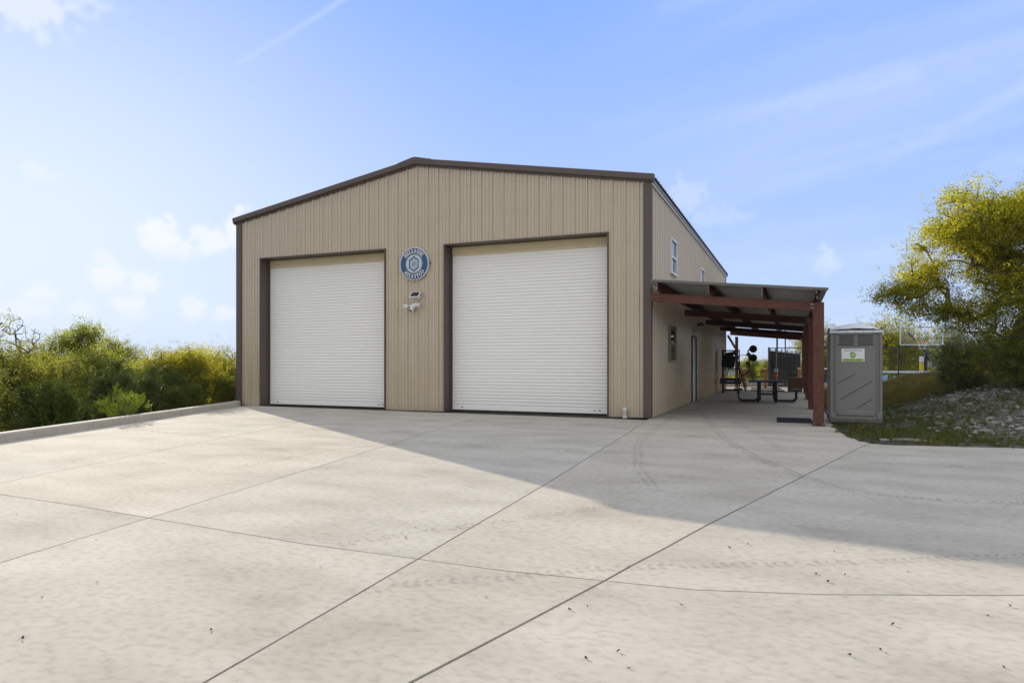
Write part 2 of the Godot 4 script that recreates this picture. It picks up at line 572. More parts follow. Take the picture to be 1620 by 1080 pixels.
# ------------------------------------------------------------------ materials
func make_materials() -> void:
	# concrete
	var conc := noise_tex(3, 0.006, 1024, [[0.0, Color(0.70, 0.675, 0.625)], [0.3, Color(0.765, 0.74, 0.685)], [0.6, Color(0.80, 0.775, 0.72)], [1.0, Color(0.84, 0.815, 0.76)]], 6, FastNoiseLite.TYPE_SIMPLEX_SMOOTH, 40.0)
	var fine := noise_tex(5, 0.022, 2048, [[0.0, grey(0.87)], [0.38, grey(0.955)], [0.55, grey(0.98)], [1.0, grey(1.0)]], 9, FastNoiseLite.TYPE_SIMPLEX_SMOOTH, 25.0)
	var grain := noise_tex(7, 0.09, 1024, [], 4)
	for k in 5:
		var m := mat("concrete_%d" % k, [Color(0.945, 0.95, 0.957), Color(0.93, 0.935, 0.94), Color(0.935, 0.944, 0.952), Color(0.925, 0.928, 0.93), Color(0.94, 0.94, 0.94)][k], 0.85)
		tri(m, conc, Vector3(1.0 / 11.0, 1.0 / 9.0, 1.0 / 6.4))
		detail(m, fine, Vector3(0.23, 0.23, 0.36))
		m.uv1_offset = Vector3(k * 0.37, 0, k * 0.21)
	for k in 5:
		M["concrete_%d" % k].metallic_specular = 0.12
	M.kerb = tri(mat("kerb", Color(0.93, 0.93, 0.93), 0.9), conc, Vector3(0.5, 0.5, 0.5))
	detail(M.kerb, fine, Vector3(0.8, 0.8, 0.8))
	mat("joint", lin(0.06, 0.055, 0.05), 0.95)
	var mark := mat("tyre_rubber", Color(0.11, 0.11, 0.115, 0.24), 0.9)
	mark.transparency = BaseMaterial3D.TRANSPARENCY_ALPHA
	var faint := mat("tyre_faint", Color(0.2, 0.19, 0.18, 0.16), 0.9)
	faint.transparency = BaseMaterial3D.TRANSPARENCY_ALPHA
	# painted sheet metal
	var dust := noise_tex(13, 0.012, 512, [[0.0, grey(0.955)], [0.5, grey(0.985)], [1.0, grey(1.0)]], 5)
	tri(mat("tan_metal", lin(0.52, 0.425, 0.295), 0.27), dust, Vector3(0.4, 0.12, 0.4)).metallic_specular = 0.6
	M.tan_metal.clearcoat_enabled = true
	M.tan_metal.clearcoat = 0.6
	M.tan_metal.clearcoat_roughness = 0.12
	tri(mat("brown_metal", lin(0.10, 0.075, 0.064), 0.5), dust, Vector3(0.5, 0.2, 0.5))
	tri(mat("galvalume", lin(0.42, 0.42, 0.40), 0.38, 0.75), dust, Vector3(0.5, 0.5, 0.5))
	tri(mat("eave_metal", lin(0.15, 0.145, 0.125), 0.5, 0.15), dust, Vector3(0.5, 0.5, 0.5))
	mat("white_metal", lin(0.90, 0.88, 0.815), 0.4)
	tri(mat("cream_metal", lin(0.72, 0.60, 0.36), 0.5), dust, Vector3(0.3, 0.5, 0.3))
	var rust := noise_tex(17, 0.02, 512, [[0.0, Color(0.78, 0.74, 0.72)], [0.5, Color(0.95, 0.93, 0.92)], [1.0, Color(1.0, 0.98, 0.96)]], 5)
	tri(mat("red_primer", lin(0.130, 0.043, 0.026), 0.68), rust, Vector3(0.9, 0.5, 0.9))
	mat("black_metal", lin(0.018, 0.018, 0.019), 0.45)
	mat("black_rubber", lin(0.02, 0.02, 0.021), 0.85)
	mat("dark_gap", lin(0.01, 0.01, 0.01), 0.9)
	mat("bolt", lin(0.45, 0.45, 0.46), 0.4, 0.9)
	mat("screw", lin(0.22, 0.18, 0.14), 0.5)
	mat("white_paint", lin(0.8, 0.8, 0.79), 0.5)
	mat("vinyl", lin(0.78, 0.79, 0.80), 0.4)
	mat("tan_frame", lin(0.30, 0.28, 0.23), 0.5)
	mat("door_paint", lin(0.62, 0.64, 0.62), 0.45)
	mat("sign_blue", lin(0.024, 0.080, 0.21), 0.4)
	mat("sign_light", lin(0.58, 0.66, 0.70), 0.45)
	mat("sign_cream", lin(0.78, 0.74, 0.62), 0.5)
	mat("solar_cell", lin(0.010, 0.012, 0.03), 0.15)
	mat("pvc", lin(0.62, 0.50, 0.44), 0.5)
	var speck := noise_tex(19, 0.2, 512, [[0.0, grey(0.86)], [1.0, grey(1.0)]], 3)
	tri(mat("toilet_grey", lin(0.245, 0.24, 0.22), 0.55), speck, Vector3(1.5, 1.5, 1.5), false)
	tri(mat("toilet_dark", lin(0.14, 0.14, 0.13), 0.6), speck, Vector3(1.5, 1.5, 1.5), false)
	tri(mat("toilet_roof", lin(0.80, 0.81, 0.83), 0.5), speck, Vector3(1.2, 1.2, 1.2), false)
	mat("toilet_slot", lin(0.06, 0.06, 0.055), 0.7)
	mat("lime", lin(0.45, 0.68, 0.03), 0.5)
	mat("green", lin(0.16, 0.42, 0.04), 0.5)
	mat("ink", lin(0.015, 0.015, 0.02), 0.5)
	mat("goal_net", lin(0.7, 0.7, 0.7), 0.8)
	var wood := noise_tex(23, 0.03, 512, [[0.0, Color(0.55, 0.42, 0.30)], [0.5, Color(0.72, 0.57, 0.40)], [1.0, Color(0.80, 0.66, 0.48)]], 4)
	tri(mat("timber", Color(0.85, 0.72, 0.6), 0.8), wood, Vector3(3.0, 0.4, 3.0))
	tri(mat("brown_box", lin(0.11, 0.09, 0.065), 0.7), wood, Vector3(0.6, 3.0, 0.6))
	M.brown_box.albedo_color = Color(0.52, 0.5, 0.48)
	mat("ball_red", lin(0.75, 0.09, 0.03), 0.4)
	mat("ball_white", lin(0.8, 0.8, 0.82), 0.4)
	mat("ball_dark", lin(0.03, 0.04, 0.10), 0.4)
	mat("ball_orange", lin(0.75, 0.28, 0.04), 0.5)
	mat("court_blue", lin(0.06, 0.22, 0.48), 0.7)
	mat("court_green", lin(0.06, 0.16, 0.09), 0.8)
	mat("acrylic", Color(0.75, 0.8, 0.85, 0.04), 0.08).transparency = BaseMaterial3D.TRANSPARENCY_ALPHA
	mat("pad_yellow", lin(0.75, 0.5, 0.03), 0.6)
	mat("slat_dark", lin(0.034, 0.029, 0.022), 0.9).metallic_specular = 0.1
	var g := mat("window_glass", Color(0.10, 0.12, 0.13, 0.55), 0.04)
	g.transparency = BaseMaterial3D.TRANSPARENCY_ALPHA
	mat("pale_sheet", lin(0.72, 0.74, 0.76), 0.7)  # pale colour painted as sky reflection in upper panes; also the floodlight lens
	# ground and plants
	var earth := noise_tex(31, 0.03, 1024, [[0.0, grey(0.50)], [0.4, grey(0.78)], [0.7, grey(0.92)], [1.0, grey(1.0)]], 6)
	var gr := tri(mat("earth", Color(1, 1, 1), 0.95), earth, Vector3(0.31, 0.31, 0.31))
	gr.vertex_color_use_as_albedo = true
	bump(gr, grain, 3.0)
	var hill := tri(mat("hill", Color(1, 1, 1), 1.0), noise_tex(33, 0.02, 512, [[0.0, lin(0.03, 0.04, 0.018)], [0.55, lin(0.055, 0.065, 0.03)], [1.0, lin(0.11, 0.10, 0.055)]], 5), Vector3(0.006, 0.006, 0.006))
	hill.metallic_specular = 0.1
	var bk := noise_tex(37, 0.05, 512, [[0.0, lin(0.05, 0.042, 0.035)], [0.6, lin(0.13, 0.11, 0.09)], [1.0, lin(0.22, 0.20, 0.17)]], 4)
	tri(mat("bark", Color(1, 1, 1), 0.95), bk, Vector3(3, 1.2, 3), false)
	var stone := noise_tex(41, 0.04, 512, [[0.0, lin(0.22, 0.20, 0.17)], [0.5, lin(0.40, 0.38, 0.34)], [1.0, lin(0.55, 0.53, 0.49)]], 5)
	tri(mat("limestone", Color(1, 1, 1), 0.9), stone, Vector3(2.2, 2.2, 2.2))
	bump(M.limestone, grain, 2.0)
	M.limestone.vertex_color_use_as_albedo = true
	for k in ["oak", "juniper", "broad", "grass"]:
		var m := mat(k + "_leaf", Color(1, 1, 1), 0.55 if k != "grass" else 0.8)
		m.vertex_color_use_as_albedo = true
		m.metallic_specular = 0.3
		m.backlight_enabled = true
		m.backlight = Color(1.25, 1.25, 0.85) if k != "juniper" else Color(0.6, 0.7, 0.4)
	mat("petal", lin(0.8, 0.45, 0.02), 0.6)
	mat("stem", lin(0.06, 0.10, 0.03), 0.7)
	mat("dead_leaf", lin(0.075, 0.052, 0.034), 0.85)

# ------------------------------------------------------------------ start
func _ready() -> void:
	# camera
	var cam := Camera3D.new()
	cam.name = "camera"
	add_child(cam)
	cam.position = Vector3(3.005, 1.28, 15.38)
	cam.rotation.y = 0.3941
	cam.projection = Camera3D.PROJECTION_FRUSTUM
	cam.near = 0.1
	cam.far = 12000.0
	cam.size = 0.1 * 2.0 * 540.0 / 1072.4
	cam.frustum_offset = Vector2(0.0, 0.1 * 32.3 / 1072.4)
	cam.current = true
	# sky, sun, exposure
	var we := WorldEnvironment.new()
	we.name = "world_environment"
	var env := Environment.new()
	env.background_mode = Environment.BG_SKY
	var sk := Sky.new()
	var sm := PanoramaSkyMaterial.new()
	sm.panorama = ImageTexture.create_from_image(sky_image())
	sk.sky_material = sm
	env.sky = sk
	env.background_energy_multiplier = 0.72
	env.tonemap_mode = Environment.TONE_MAPPER_LINEAR
	env.tonemap_exposure = 1.5
	env.sdfgi_enabled = true
	env.ssao_enabled = true
	env.ssil_enabled = true
	env.fog_enabled = true
	env.fog_density = 0.00022
	env.fog_light_color = Color(0.86, 0.92, 1.0)
	we.environment = env
	add_child(we)
	var sun := DirectionalLight3D.new()
	sun.name = "sun"
	sun.light_energy = 1.3
	sun.light_color = Color(1.0, 0.95, 0.87)
	sun.light_angular_distance = 0.35
	sun.shadow_enabled = true
	add_child(sun)
	var to := Vector3(0.825 * cos(0.3130), -sin(0.3130), 0.565 * cos(0.3130))
	sun.look_at_from_position(Vector3.ZERO, to, Vector3.UP)

	rng.seed = 4242
	lump.seed = 77
	lump.frequency = 0.02
	lump.fractal_octaves = 4
	for p in DRIVE: drive_poly.append(Vector2(p[0], p[1]))
	make_materials()
	leaf_meshes["oak"] = leaf_mesh(9, 0.42, 0.22, 0.45, 5)
	leaf_meshes["broad"] = leaf_mesh(8, 0.55, 0.30, 0.45, 6)
	leaf_meshes["juniper"] = spray_mesh(7)
	leaf_meshes["grass"] = blade_mesh(8)

	make_terrain()
	make_driveway()
	make_building()
	make_carport()
	make_wall_fittings()
	make_toilet()
	make_under_carport()
	make_back_yard()
	make_trees()
	make_bank()
	make_small_things()

# ------------------------------------------------------------------ setting
func spaced(lo: float, a: float, b: float, hi: float, step: float) -> Array:
	var v := []
	var x := a
	while x < b:
		v.append(x)
		x += step
	v.append(b)
	var d := step
	x = b
	while x < hi:
		d *= 1.16
		x += d
		v.append(x)
	d = step
	x = a
	var low := []
	while x > lo:
		d *= 1.16
		x -= d
		low.push_front(x)
	return low + v

func make_terrain() -> void:
	var xs := spaced(-9000.0, -24.0, 3.4, -24.0, 0.6)
	xs.pop_back()
	var mid := []
	var q := 3.4
	while q < 9.5:
		mid.append(q)
		q += 0.15
	xs = xs + mid + spaced(9.5, 9.5, 20.0, 9000.0, 0.5)
	var zs := spaced(-9000.0, -24.0, -4.0, -24.0, 0.5)
	zs.pop_back()
	q = -4.0
	mid = []
	while q < 4.5:
		mid.append(q)
		q += 0.15
	zs = zs + mid + spaced(4.5, 4.5, 16.0, 9000.0, 0.6)
	var st := SurfaceTool.new()
	st.begin(Mesh.PRIMITIVE_TRIANGLES)
	st.set_smooth_group(0)
	for z in zs:
		for x in xs:
			var h := ground_h(x, z)
			st.set_color(soil_at(x, z, h))
			st.add_vertex(Vector3(x, h, z))
	var w := xs.size()
	for j in zs.size() - 1:
		for i in w - 1:
			var a := j * w + i
			for k in [a, a + 1, a + w + 1, a, a + w + 1, a + w]:
				st.add_index(k)
	st.generate_normals()
	var o := put("ground", st.commit(), M.earth)
	tag(o, "rough earth and scrub ground around the concrete and falling away beyond", "ground", "", "structure")
	# ranges of low hills far off
	for hr in [[900.0, -9.0, 9.0, 3, 260.0], [2600.0, 6.0, 22.0, 5, 700.0], [4300.0, 16.0, 42.0, 9, 1100.0]]:
		var n := FastNoiseLite.new()
		n.seed = hr[3]
		n.frequency = 0.004
		n.fractal_octaves = 5
		var s := SurfaceTool.new()
		s.begin(Mesh.PRIMITIVE_TRIANGLES)
		s.set_smooth_group(0)
		var cols := 420
		for k in cols + 1:
			var a := deg_to_rad(-150.0 + 260.0 * k / cols)
			var top: float = hr[1] + hr[2] * n.get_noise_1d(k * 1.7) + hr[2] * 0.35 * n.get_noise_1d(k * 9.0)
			for r in 5:
				var d: float = hr[0] + hr[4] * r / 4.0
				var y: float = lerpf(-40.0, top, [0.0, 0.55, 1.0, 0.6, 0.0][r])
				s.add_vertex(Vector3(sin(a) * d, y, -cos(a) * d))
		for k in cols:
			for r in 4:
				var a := k * 5 + r
				for v in [a, a + 1, a + 6, a, a + 6, a + 5]: s.add_index(v)
		s.generate_normals()
		var hm := put("hills", s.commit(), M.hill)
		tag(hm, ["wooded low hills beyond the trees", "pale hazy hills along the horizon", "faint blue hills furthest off on the horizon"][[900.0, 2600.0, 4300.0].find(hr[0])], "hills", "", "structure")

func make_driveway() -> void:
	var root := Node3D.new()
	root.name = "driveway"
	add_child(root)
	tag(root, "broad pale concrete driveway of jointed slabs before the metal building", "driveway", "", "structure")
	var bed := mb()
	slab_mesh(bed, drive_poly, -0.022, 0.1)
	slab_mesh(bed, PackedVector2Array([Vector2(0.0, 0.62), Vector2(3.74, 0.62), Vector2(3.74, 0.4), Vector2(0.0, 0.4)]), -0.026, 0.1)
	build(bed, "joint_filler", M.joint, root)
	var lines := [
		[[-0.2, 27.0], [-1.25, 15.0], [-1.67, 12.64], [-1.89, 11.37], [-2.75, 6.57], [-4.11, -0.5]],
		[[0.95, 27.0], [0.83, 13.36], [0.75, 11.55], [0.61, 8.78], [0.05, 0.4], [0.02, -0.5]],
		[[1.75, 27.0], [1.45, 14.2], [1.59, 13.04], [1.97, 11.56], [2.38, 9.87], [4.04, 3.58], [4.6, 2.0]],
		[[-1.8, 27.0], [-4.1, 13.2], [-4.74, 10.85], [-5.64, 7.6], [-6.6, 4.0], [-8.16, -0.5]],
		[[-9.0, 11.3], [-4.07, 11.23], [-2.89, 11.3], [-0.18, 11.54], [1.38, 11.56], [2.49, 11.47], [3.15, 11.28], [4.17, 10.87], [8.0, 9.2], [31.0, 3.0]],
		[[-11.0, 6.0], [-9.14, 6.23], [-5.94, 6.57], [-4.25, 6.93], [-2.71, 6.66]]]
	var widths := [0.014, 0.015, 0.019, 0.013, 0.014, 0.010]
	var pieces: Array = [drive_poly]
	for k in lines.size():
		var pl := PackedVector2Array()
		var jr := RandomNumberGenerator.new()
		jr.seed = 300 + k
		for q in lines[k].size() - 1:
			var a := Vector2(lines[k][q][0], lines[k][q][1])
			var b := Vector2(lines[k][q + 1][0], lines[k][q + 1][1])
			var n := maxi(1, int(a.distance_to(b) / 0.35))
			var side := (b - a).orthogonal().normalized()
			for i in n: pl.append(a.lerp(b, float(i) / n) + side * jr.randf_range(-0.0035, 0.0035) * (0.0 if i == 0 else 1.0))
		pl.append(Vector2(lines[k][-1][0], lines[k][-1][1]))
		for cut in Geometry2D.offset_polyline(pl, widths[k] * 0.5, Geometry2D.JOIN_MITER, Geometry2D.END_BUTT):
			var nxt: Array = []
			for pc in pieces:
				nxt.append_array(Geometry2D.clip_polygons(pc, cut))
			pieces = nxt
	var n := 0
	for pc in pieces:
		if pc.size() < 3: continue
		var s := mb()
		slab_mesh(s, pc, 0.0, 0.09)
		build(s, "concrete_slab", M["concrete_%d" % (n % 5)], root)
		n += 1
	# tyre marks: short dark tread dashes lying on the slabs
	var marks := [
		[[[0.84, -2.37], [1.42, 0.82], [2.00, 3.88], [2.57, 5.82], [3.06, 7.08], [3.44, 7.75], [3.81, 8.02], [4.32, 8.07], [4.92, 7.97], [6.2, 7.5]], 0.17, "tyre_rubber"],
		[[[0.81, 12.21], [0.94, 12.02], [1.12, 11.89], [1.43, 11.70], [1.67, 11.47], [2.00, 11.23], [2.43, 11.01], [2.98, 10.75], [3.54, 10.45], [4.13, 10.11], [6.0, 9.2]], 0.13, "tyre_faint"],
		[[[-3.23, 9.21], [-3.19, 8.41], [-3.22, 7.33], [-2.88, 6.54], [-2.12, 6.31], [-1.21, 5.49], [-0.24, 5.27], [1.5, 5.3]], 0.17, "tyre_faint"],
		[[[0.4, -0.6], [0.55, 1.8], [0.73, 4.69], [1.27, 7.24], [1.78, 8.73]], 0.17, "tyre_faint"],
		[[[1.8, 0.2], [2.49, 2.96], [2.87, 4.79], [3.35, 5.30], [4.07, 5.63], [6.5, 5.4]], 0.17, "tyre_faint"],
		[[[0.08, 11.46], [0.34, 11.04], [0.73, 10.56], [1.6, 9.4]], 0.15, "tyre_faint"]]
	for mk in marks:
		var cv := Curve3D.new()
		for p in mk[0]: cv.add_point(Vector3(p[0], 0, p[1]))
		var s := mb()
		var ln := cv.get_baked_length()
		var r := RandomNumberGenerator.new()
		r.seed = int(ln * 1000.0)
		var d := 0.0
		while d < ln - 0.06:
			var a := cv.sample_baked(d)
			var b := cv.sample_baked(d + 0.04)
			var t := (b - a).normalized()
			var side := Vector3(-t.z, 0, t.x)
			for lane in [-1.0, 1.0]:
				if r.randf() < 0.16: continue
				var w: float = mk[1] * 0.5
				var c: Vector3 = a + side * lane * w * r.randf_range(0.40, 0.55) + Vector3(0, 0.004, 0)
				var e: Vector3 = (side * lane + t * 0.8).normalized() * w * r.randf_range(0.30, 0.46)
				var g: Vector3 = (t - side * lane * 0.5).normalized() * r.randf_range(0.008, 0.015)
				quad(s, c - e - g, c + e - g, c + e + g, c - e + g)
			d += r.randf_range(0.055, 0.075)
		var o := build(s, "tyre_mark", M[mk[2]], root)
		o.set_meta("kind", "stuff")
	# slab under the carport and the rear patio
	var fl := mb()
	slab_mesh(fl, PackedVector2Array([Vector2(0.0, 0.395), Vector2(3.735, 0.395), Vector2(3.735, -8.0), Vector2(0.0, -8.0)]), 0.0, 0.09)
	var pf := build(fl, "carport_floor", M.concrete_1)
	tag(pf, "shaded concrete floor slab under the carport roof", "floor", "", "structure")
	fl = mb()
	slab_mesh(fl, PackedVector2Array([Vector2(0.0, -8.012), Vector2(3.735, -8.012), Vector2(3.735, -21.4), Vector2(0.0, -21.4)]), 0.0, 0.09)
	build(fl, "concrete_slab", M.concrete_3, pf)
	fl = mb()
	slab_mesh(fl, PackedVector2Array([Vector2(-12.16, -18.5), Vector2(-0.012, -18.5), Vector2(-0.012, -21.4), Vector2(-12.16, -21.4)]), 0.0, 0.09)
	build(fl, "concrete_slab", M.concrete_4, pf)
	# kerb along the drop, its end turned in to the corner of the building
	var path := [Vector3(-11.98, 0, 0.12), Vector3(-11.86, 0, 0.22), Vector3(-11.70, 0, 0.52), Vector3(-9.68, 0, 5.72), Vector3(-8.58, 0, 8.63), Vector3(-5.35, 0, 17.0), Vector3(-2.9, 0, 26.0)]
	var ks := mb()
	var prof := [[0.02, -0.12], [0.0, 0.118], [-0.022, 0.145], [-0.155, 0.15], [-0.175, 0.13], [-0.18, -0.5]]
	var rings := []
	for k in path.size():
		var t: Vector3 = (path[mini(k + 1, path.size() - 1)] - path[maxi(k - 1, 0)]).normalized()
		var side := Vector3(t.z, 0, -t.x)
		var ring := []
		for p in prof:
			ring.append(path[k] + side * p[0] + Vector3(0, p[1], 0))
		rings.append(ring)
	for k in path.size() - 1:
		for i in prof.size() - 1:
			quad(ks, rings[k][i], rings[k + 1][i], rings[k + 1][i + 1], rings[k][i + 1])
	for k in [0, path.size() - 1]:
		for i in range(1, prof.size() - 1):
			for v in ([rings[k][0], rings[k][i], rings[k][i + 1]] if k > 0 else [rings[k][0], rings[k][i + 1], rings[k][i]]): ks.add_vertex(v)
	tag(build(ks, "kerb", M.kerb), "low concrete kerb between the driveway and the scrub trees", "kerb", "", "structure")

# ------------------------------------------------------------------ the metal building
const BW := 12.16
const BL := 18.3
const EAVE := 5.36
const RIDGE := 6.40
func gable(x: float) -> float:
	return EAVE + (RIDGE - EAVE) * (1.0 - absf(x + BW * 0.5) / (BW * 0.5))

func window(parent: Node3D, z0: float, z1: float, y0: float, y1: float, bright: bool) -> void:
	var f := mb()
	var fm: Material = M.vinyl if bright else M.tan_frame
	var zc := (z0 + z1) * 0.5
	var yc := (y0 + y1) * 0.5
	var w := z0 - z1
	var h := y1 - y0
	var t := 0.045
	for e in [[Vector3(0.02, y1 - t * 0.5, zc), Vector3(0.10, t, w)], [Vector3(0.03, y0 + t * 0.5, zc), Vector3(0.12, t, w)], [Vector3(0.02, yc, z0 - t * 0.5), Vector3(0.10, h - 2 * t, t)], [Vector3(0.02, yc, z1 + t * 0.5), Vector3(0.10, h - 2 * t, t)]]:
		box(f, e[0], e[1])
	var o := build(f, "window", fm, parent)
	f = mb()
	box(f, Vector3(0.028, yc, zc), Vector3(0.05, 0.05, w - 2 * t))
	build(f, "meeting_rail", fm, o)
	for k in 2:
		f = mb()
		var a := y0 + t if k == 0 else yc + 0.025
		var b := yc - 0.025 if k == 0 else y1 - t
		box(f, Vector3(0.012 + 0.012 * k, (a + b) * 0.5, zc), Vector3(0.006, b - a, w - 2 * t))
		build(f, "pane", M.window_glass, o)
		if k == 1 and bright:  # added pale sheet: the sky reflected in the upper pane, put into colour
			f = mb()
			box(f, Vector3(-0.04, (a + b) * 0.5, zc), Vector3(0.006, b - a, w - 2 * t))
			build(f, "pale_sheet", M.pale_sheet, o)

func roller_door(parent: Node3D, x0: float, x1: float, top: float) -> void:
	var zd := -0.33
	var d := Node3D.new()
	d.name = "roller_door"
	parent.add_child(d, true)
	d.position = Vector3((x0 + x1) * 0.5, 0, zd)
	var w := x1 - x0 - 0.14
	var n := 48
	var y0 := 0.095
	var ph := (top - 0.16 - y0) / n
	var s := mb()
	s.set_smooth_group(1)
	var pr := [[0.0, 0.004], [0.07, 0.0105], [0.30, 0.0135], [0.52, 0.0125], [0.60, 0.0105], [0.68, 0.0125], [0.86, 0.0105], [0.96, 0.004], [1.0, 0.0015]]
	for k in pr.size() - 1:
		var a := Vector3(-w * 0.5, pr[k][0] * ph, pr[k][1])
		var b := Vector3(-w * 0.5, pr[k + 1][0] * ph, pr[k + 1][1])
		var across := Vector3(w, 0, 0)
		quad(s, a, a + across, b + across, b)
	s.set_smooth_group(-1)
	s.generate_normals()
	var slat := s.commit()
	for k in n:
		var o := put("slat", slat, M.white_metal if k < n - 1 else M.cream_metal, d)
		o.position.y = y0 + ph * k
	s = mb()
	box(s, Vector3(0, 0.07, 0.004), Vector3(w, 0.05, 0.05), Basis(), 0.006)
	build(s, "bottom_bar", M.white_metal, d)
	s = mb()
	box(s, Vector3(0, 0.022, 0.0), Vector3(w, 0.043, 0.03))
	build(s, "rubber_seal", M.black_rubber, d)
	s = mb()
	box(s, Vector3(0, top - 0.085, 0.012), Vector3(w, 0.15, 0.02))
	build(s, "head_flashing", M.cream_metal, d)
	for e in [-1, 1]:
		s = mb()
		box(s, Vector3(e * (w * 0.5 + 0.035), top * 0.5, 0.012), Vector3(0.068, top - 0.01, 0.06))
		build(s, "guide_rail", M.brown_metal, d)
	for bx in [[-w * 0.5 + 0.28, 0.115], [w * 0.5 - 0.35, 0.12], [w * 0.5 - 0.22, 0.12]]:
		s = mb()
		box(s, Vector3(bx[0], bx[1], 0.016), Vector3(0.05, 0.02, 0.014))
		build(s, "latch", M.ink, d)

func make_building() -> void:
	var b := thing("metal_building", "tan ribbed metal building with two white roller doors and brown trim", "building")
	var doors := [[-11.305, -7.045, 4.275], [-5.265, -0.97, 4.275]]
	var holes := []
	for d in doors: holes.append(Rect2(d[0] + BW, -0.1, d[1] - d[0], d[2] + 0.1))
	var top := func(u): return gable(u - BW) - 0.01
	var u := 0.0
	var flat_tone := func(k): return M.tan_metal
	while u < BW - 0.01:
		var s := mb()
		ribbed(s, Vector3(-BW, 0.01, 0), Vector3.RIGHT, Vector3.UP, Vector3.BACK, u, minf(u + 0.915, BW), top, holes)
		build(s, "wall_panel", M.tan_metal, b)
		u += 0.915
	var flat_top := func(_u): return EAVE - 0.02
	var wins := [[-2.55, -3.48, 3.59, 4.54, true], [-8.74, -9.66, 3.59, 4.54, true], [-2.37, -3.37, 1.28, 2.24, false]]
	var side_holes := [Rect2(6.52, -0.1, 1.04, 2.22)]
	for w in wins: side_holes.append(Rect2(-w[0], w[2], w[0] - w[1], w[3] - w[2]))
	u = 0.0
	while u < BL - 0.01:
		var s := mb()
		ribbed(s, Vector3(0, 0.01, 0), Vector3.FORWARD, Vector3.UP, Vector3.RIGHT, u, minf(u + 0.915, BL), flat_top, side_holes)
		build(s, "wall_panel", M.tan_metal, b)
		s = mb()
		ribbed(s, Vector3(-BW, -0.6, -BL), Vector3.BACK, Vector3.UP, Vector3.LEFT, u, minf(u + 0.915, BL), func(_u): return EAVE + 0.58)
		build(s, "wall_panel", M.tan_metal, b)
		u += 0.915
	u = 0.0
	while u < BW - 0.01:
		var s := mb()
		ribbed(s, Vector3(0, -0.3, -BL), Vector3.LEFT, Vector3.UP, Vector3.FORWARD, u, minf(u + 0.915, BW), func(v): return gable(-v) + 0.29)
		build(s, "wall_panel", M.tan_metal, b)
		u += 0.915
	# roof sheets, ribs running down the slope
	var run := BW * 0.5 + 0.10
	var rise := (RIDGE - EAVE) / (BW * 0.5)
	var sl := sqrt(1.0 + rise * rise)
	for side in [1.0, -1.0]:
		u = -0.06
		while u < BL + 0.05:
			var s := mb()
			var V := Vector3(side, -rise, 0) / sl
			var N := Vector3(side * rise, 1, 0) / sl
			var e := minf(u + 0.915, BL + 0.06)
			if side > 0: ribbed(s, Vector3(-BW * 0.5, RIDGE + 0.125, 0), Vector3.FORWARD, V, N, u, e, func(_u): return run * sl)
			else: ribbed(s, Vector3(-BW * 0.5, RIDGE + 0.125, -BL), Vector3.BACK, V, N, BL - e, BL - u, func(_u): return run * sl)
			build(s, "roof_panel", M.galvalume, b)
			u += 0.915
	var s := mb()
	for side in [-1.0, 1.0]:
		bar(s, Vector3(-BW * 0.5, RIDGE + 0.172, 0.05), Vector3(-BW * 0.5, RIDGE + 0.172, -BL - 0.05), 0.02, 0.04)
		box(s, Vector3(-BW * 0.5 + side * 0.16, RIDGE + 0.145, -BL * 0.5), Vector3(0.34, 0.012, BL + 0.1), Basis(Vector3(0, 0, 1), -side * atan(rise)))
	build(s, "ridge_cap", M.galvalume, b)
	# rake trims along both gables: an upper face, a lower lip and a shadow gap
	for zz in [0.0, -BL]:
		var f: float = 1.0 if zz == 0.0 else -1.0
		for side in [-1.0, 1.0]:
			var e: float = -BW * 0.5 + side * (BW * 0.5 + 0.105)
			var ye := EAVE - rise * 0.105
			s = mb()
			bar(s, Vector3(-BW * 0.5, RIDGE + 0.092, zz + f * 0.065), Vector3(e, ye + 0.092, zz + f * 0.065), 0.13, 0.145, 0.012)
			bar(s, Vector3(-BW * 0.5, RIDGE + 0.004, zz + f * 0.045), Vector3(e, ye + 0.004, zz + f * 0.045), 0.078, 0.036)
			build(s, "rake_trim", M.brown_metal, b)
		s = mb()
		var py := RIDGE + 0.17
		var px := -BW * 0.5
		var zf: float = zz + f * 0.136
		var pk := PackedVector2Array([Vector2(px - 0.55, py - 0.155), Vector2(px - 0.5, py - 0.085), Vector2(px - 0.06, py + 0.02), Vector2(px + 0.02, py + 0.022), Vector2(px + 0.5, py - 0.085), Vector2(px + 0.55, py - 0.155), Vector2(px, py - 0.10)])
		for t in Geometry2D.triangulate_polygon(pk).size() / 3:
			var ix := Geometry2D.triangulate_polygon(pk)
			for zq in [zf, zf - f * 0.14]:
				for k in [0, 2, 1]: s.add_vertex(Vector3(pk[ix[t * 3 + k]].x, pk[ix[t * 3 + k]].y, zq))
		for k in pk.size():
			var a := pk[k]
			var c := pk[(k + 1) % pk.size()]
			quad(s, Vector3(a.x, a.y, zf), Vector3(c.x, c.y, zf), Vector3(c.x, c.y, zf - f * 0.14), Vector3(a.x, a.y, zf - f * 0.14))
		build(s, "peak_cap", M.brown_metal, b)
	# eave trims
	for side in [0.0, -BW]:
		var f: float = 1.0 if side == 0.0 else -1.0
		s = mb()
		box(s, Vector3(side + f * 0.055, EAVE + 0.015, -BL * 0.5), Vector3(0.05, 0.10, BL + 0.08), Basis(), 0.008)
		build(s, "eave_trim", M.eave_metal, b)
		s = mb()
		box(s, Vector3(side + f * 0.05, EAVE - 0.052, -BL * 0.5), Vector3(0.035, 0.026, BL + 0.06))
		build(s, "drip_edge", M.white_paint, b)
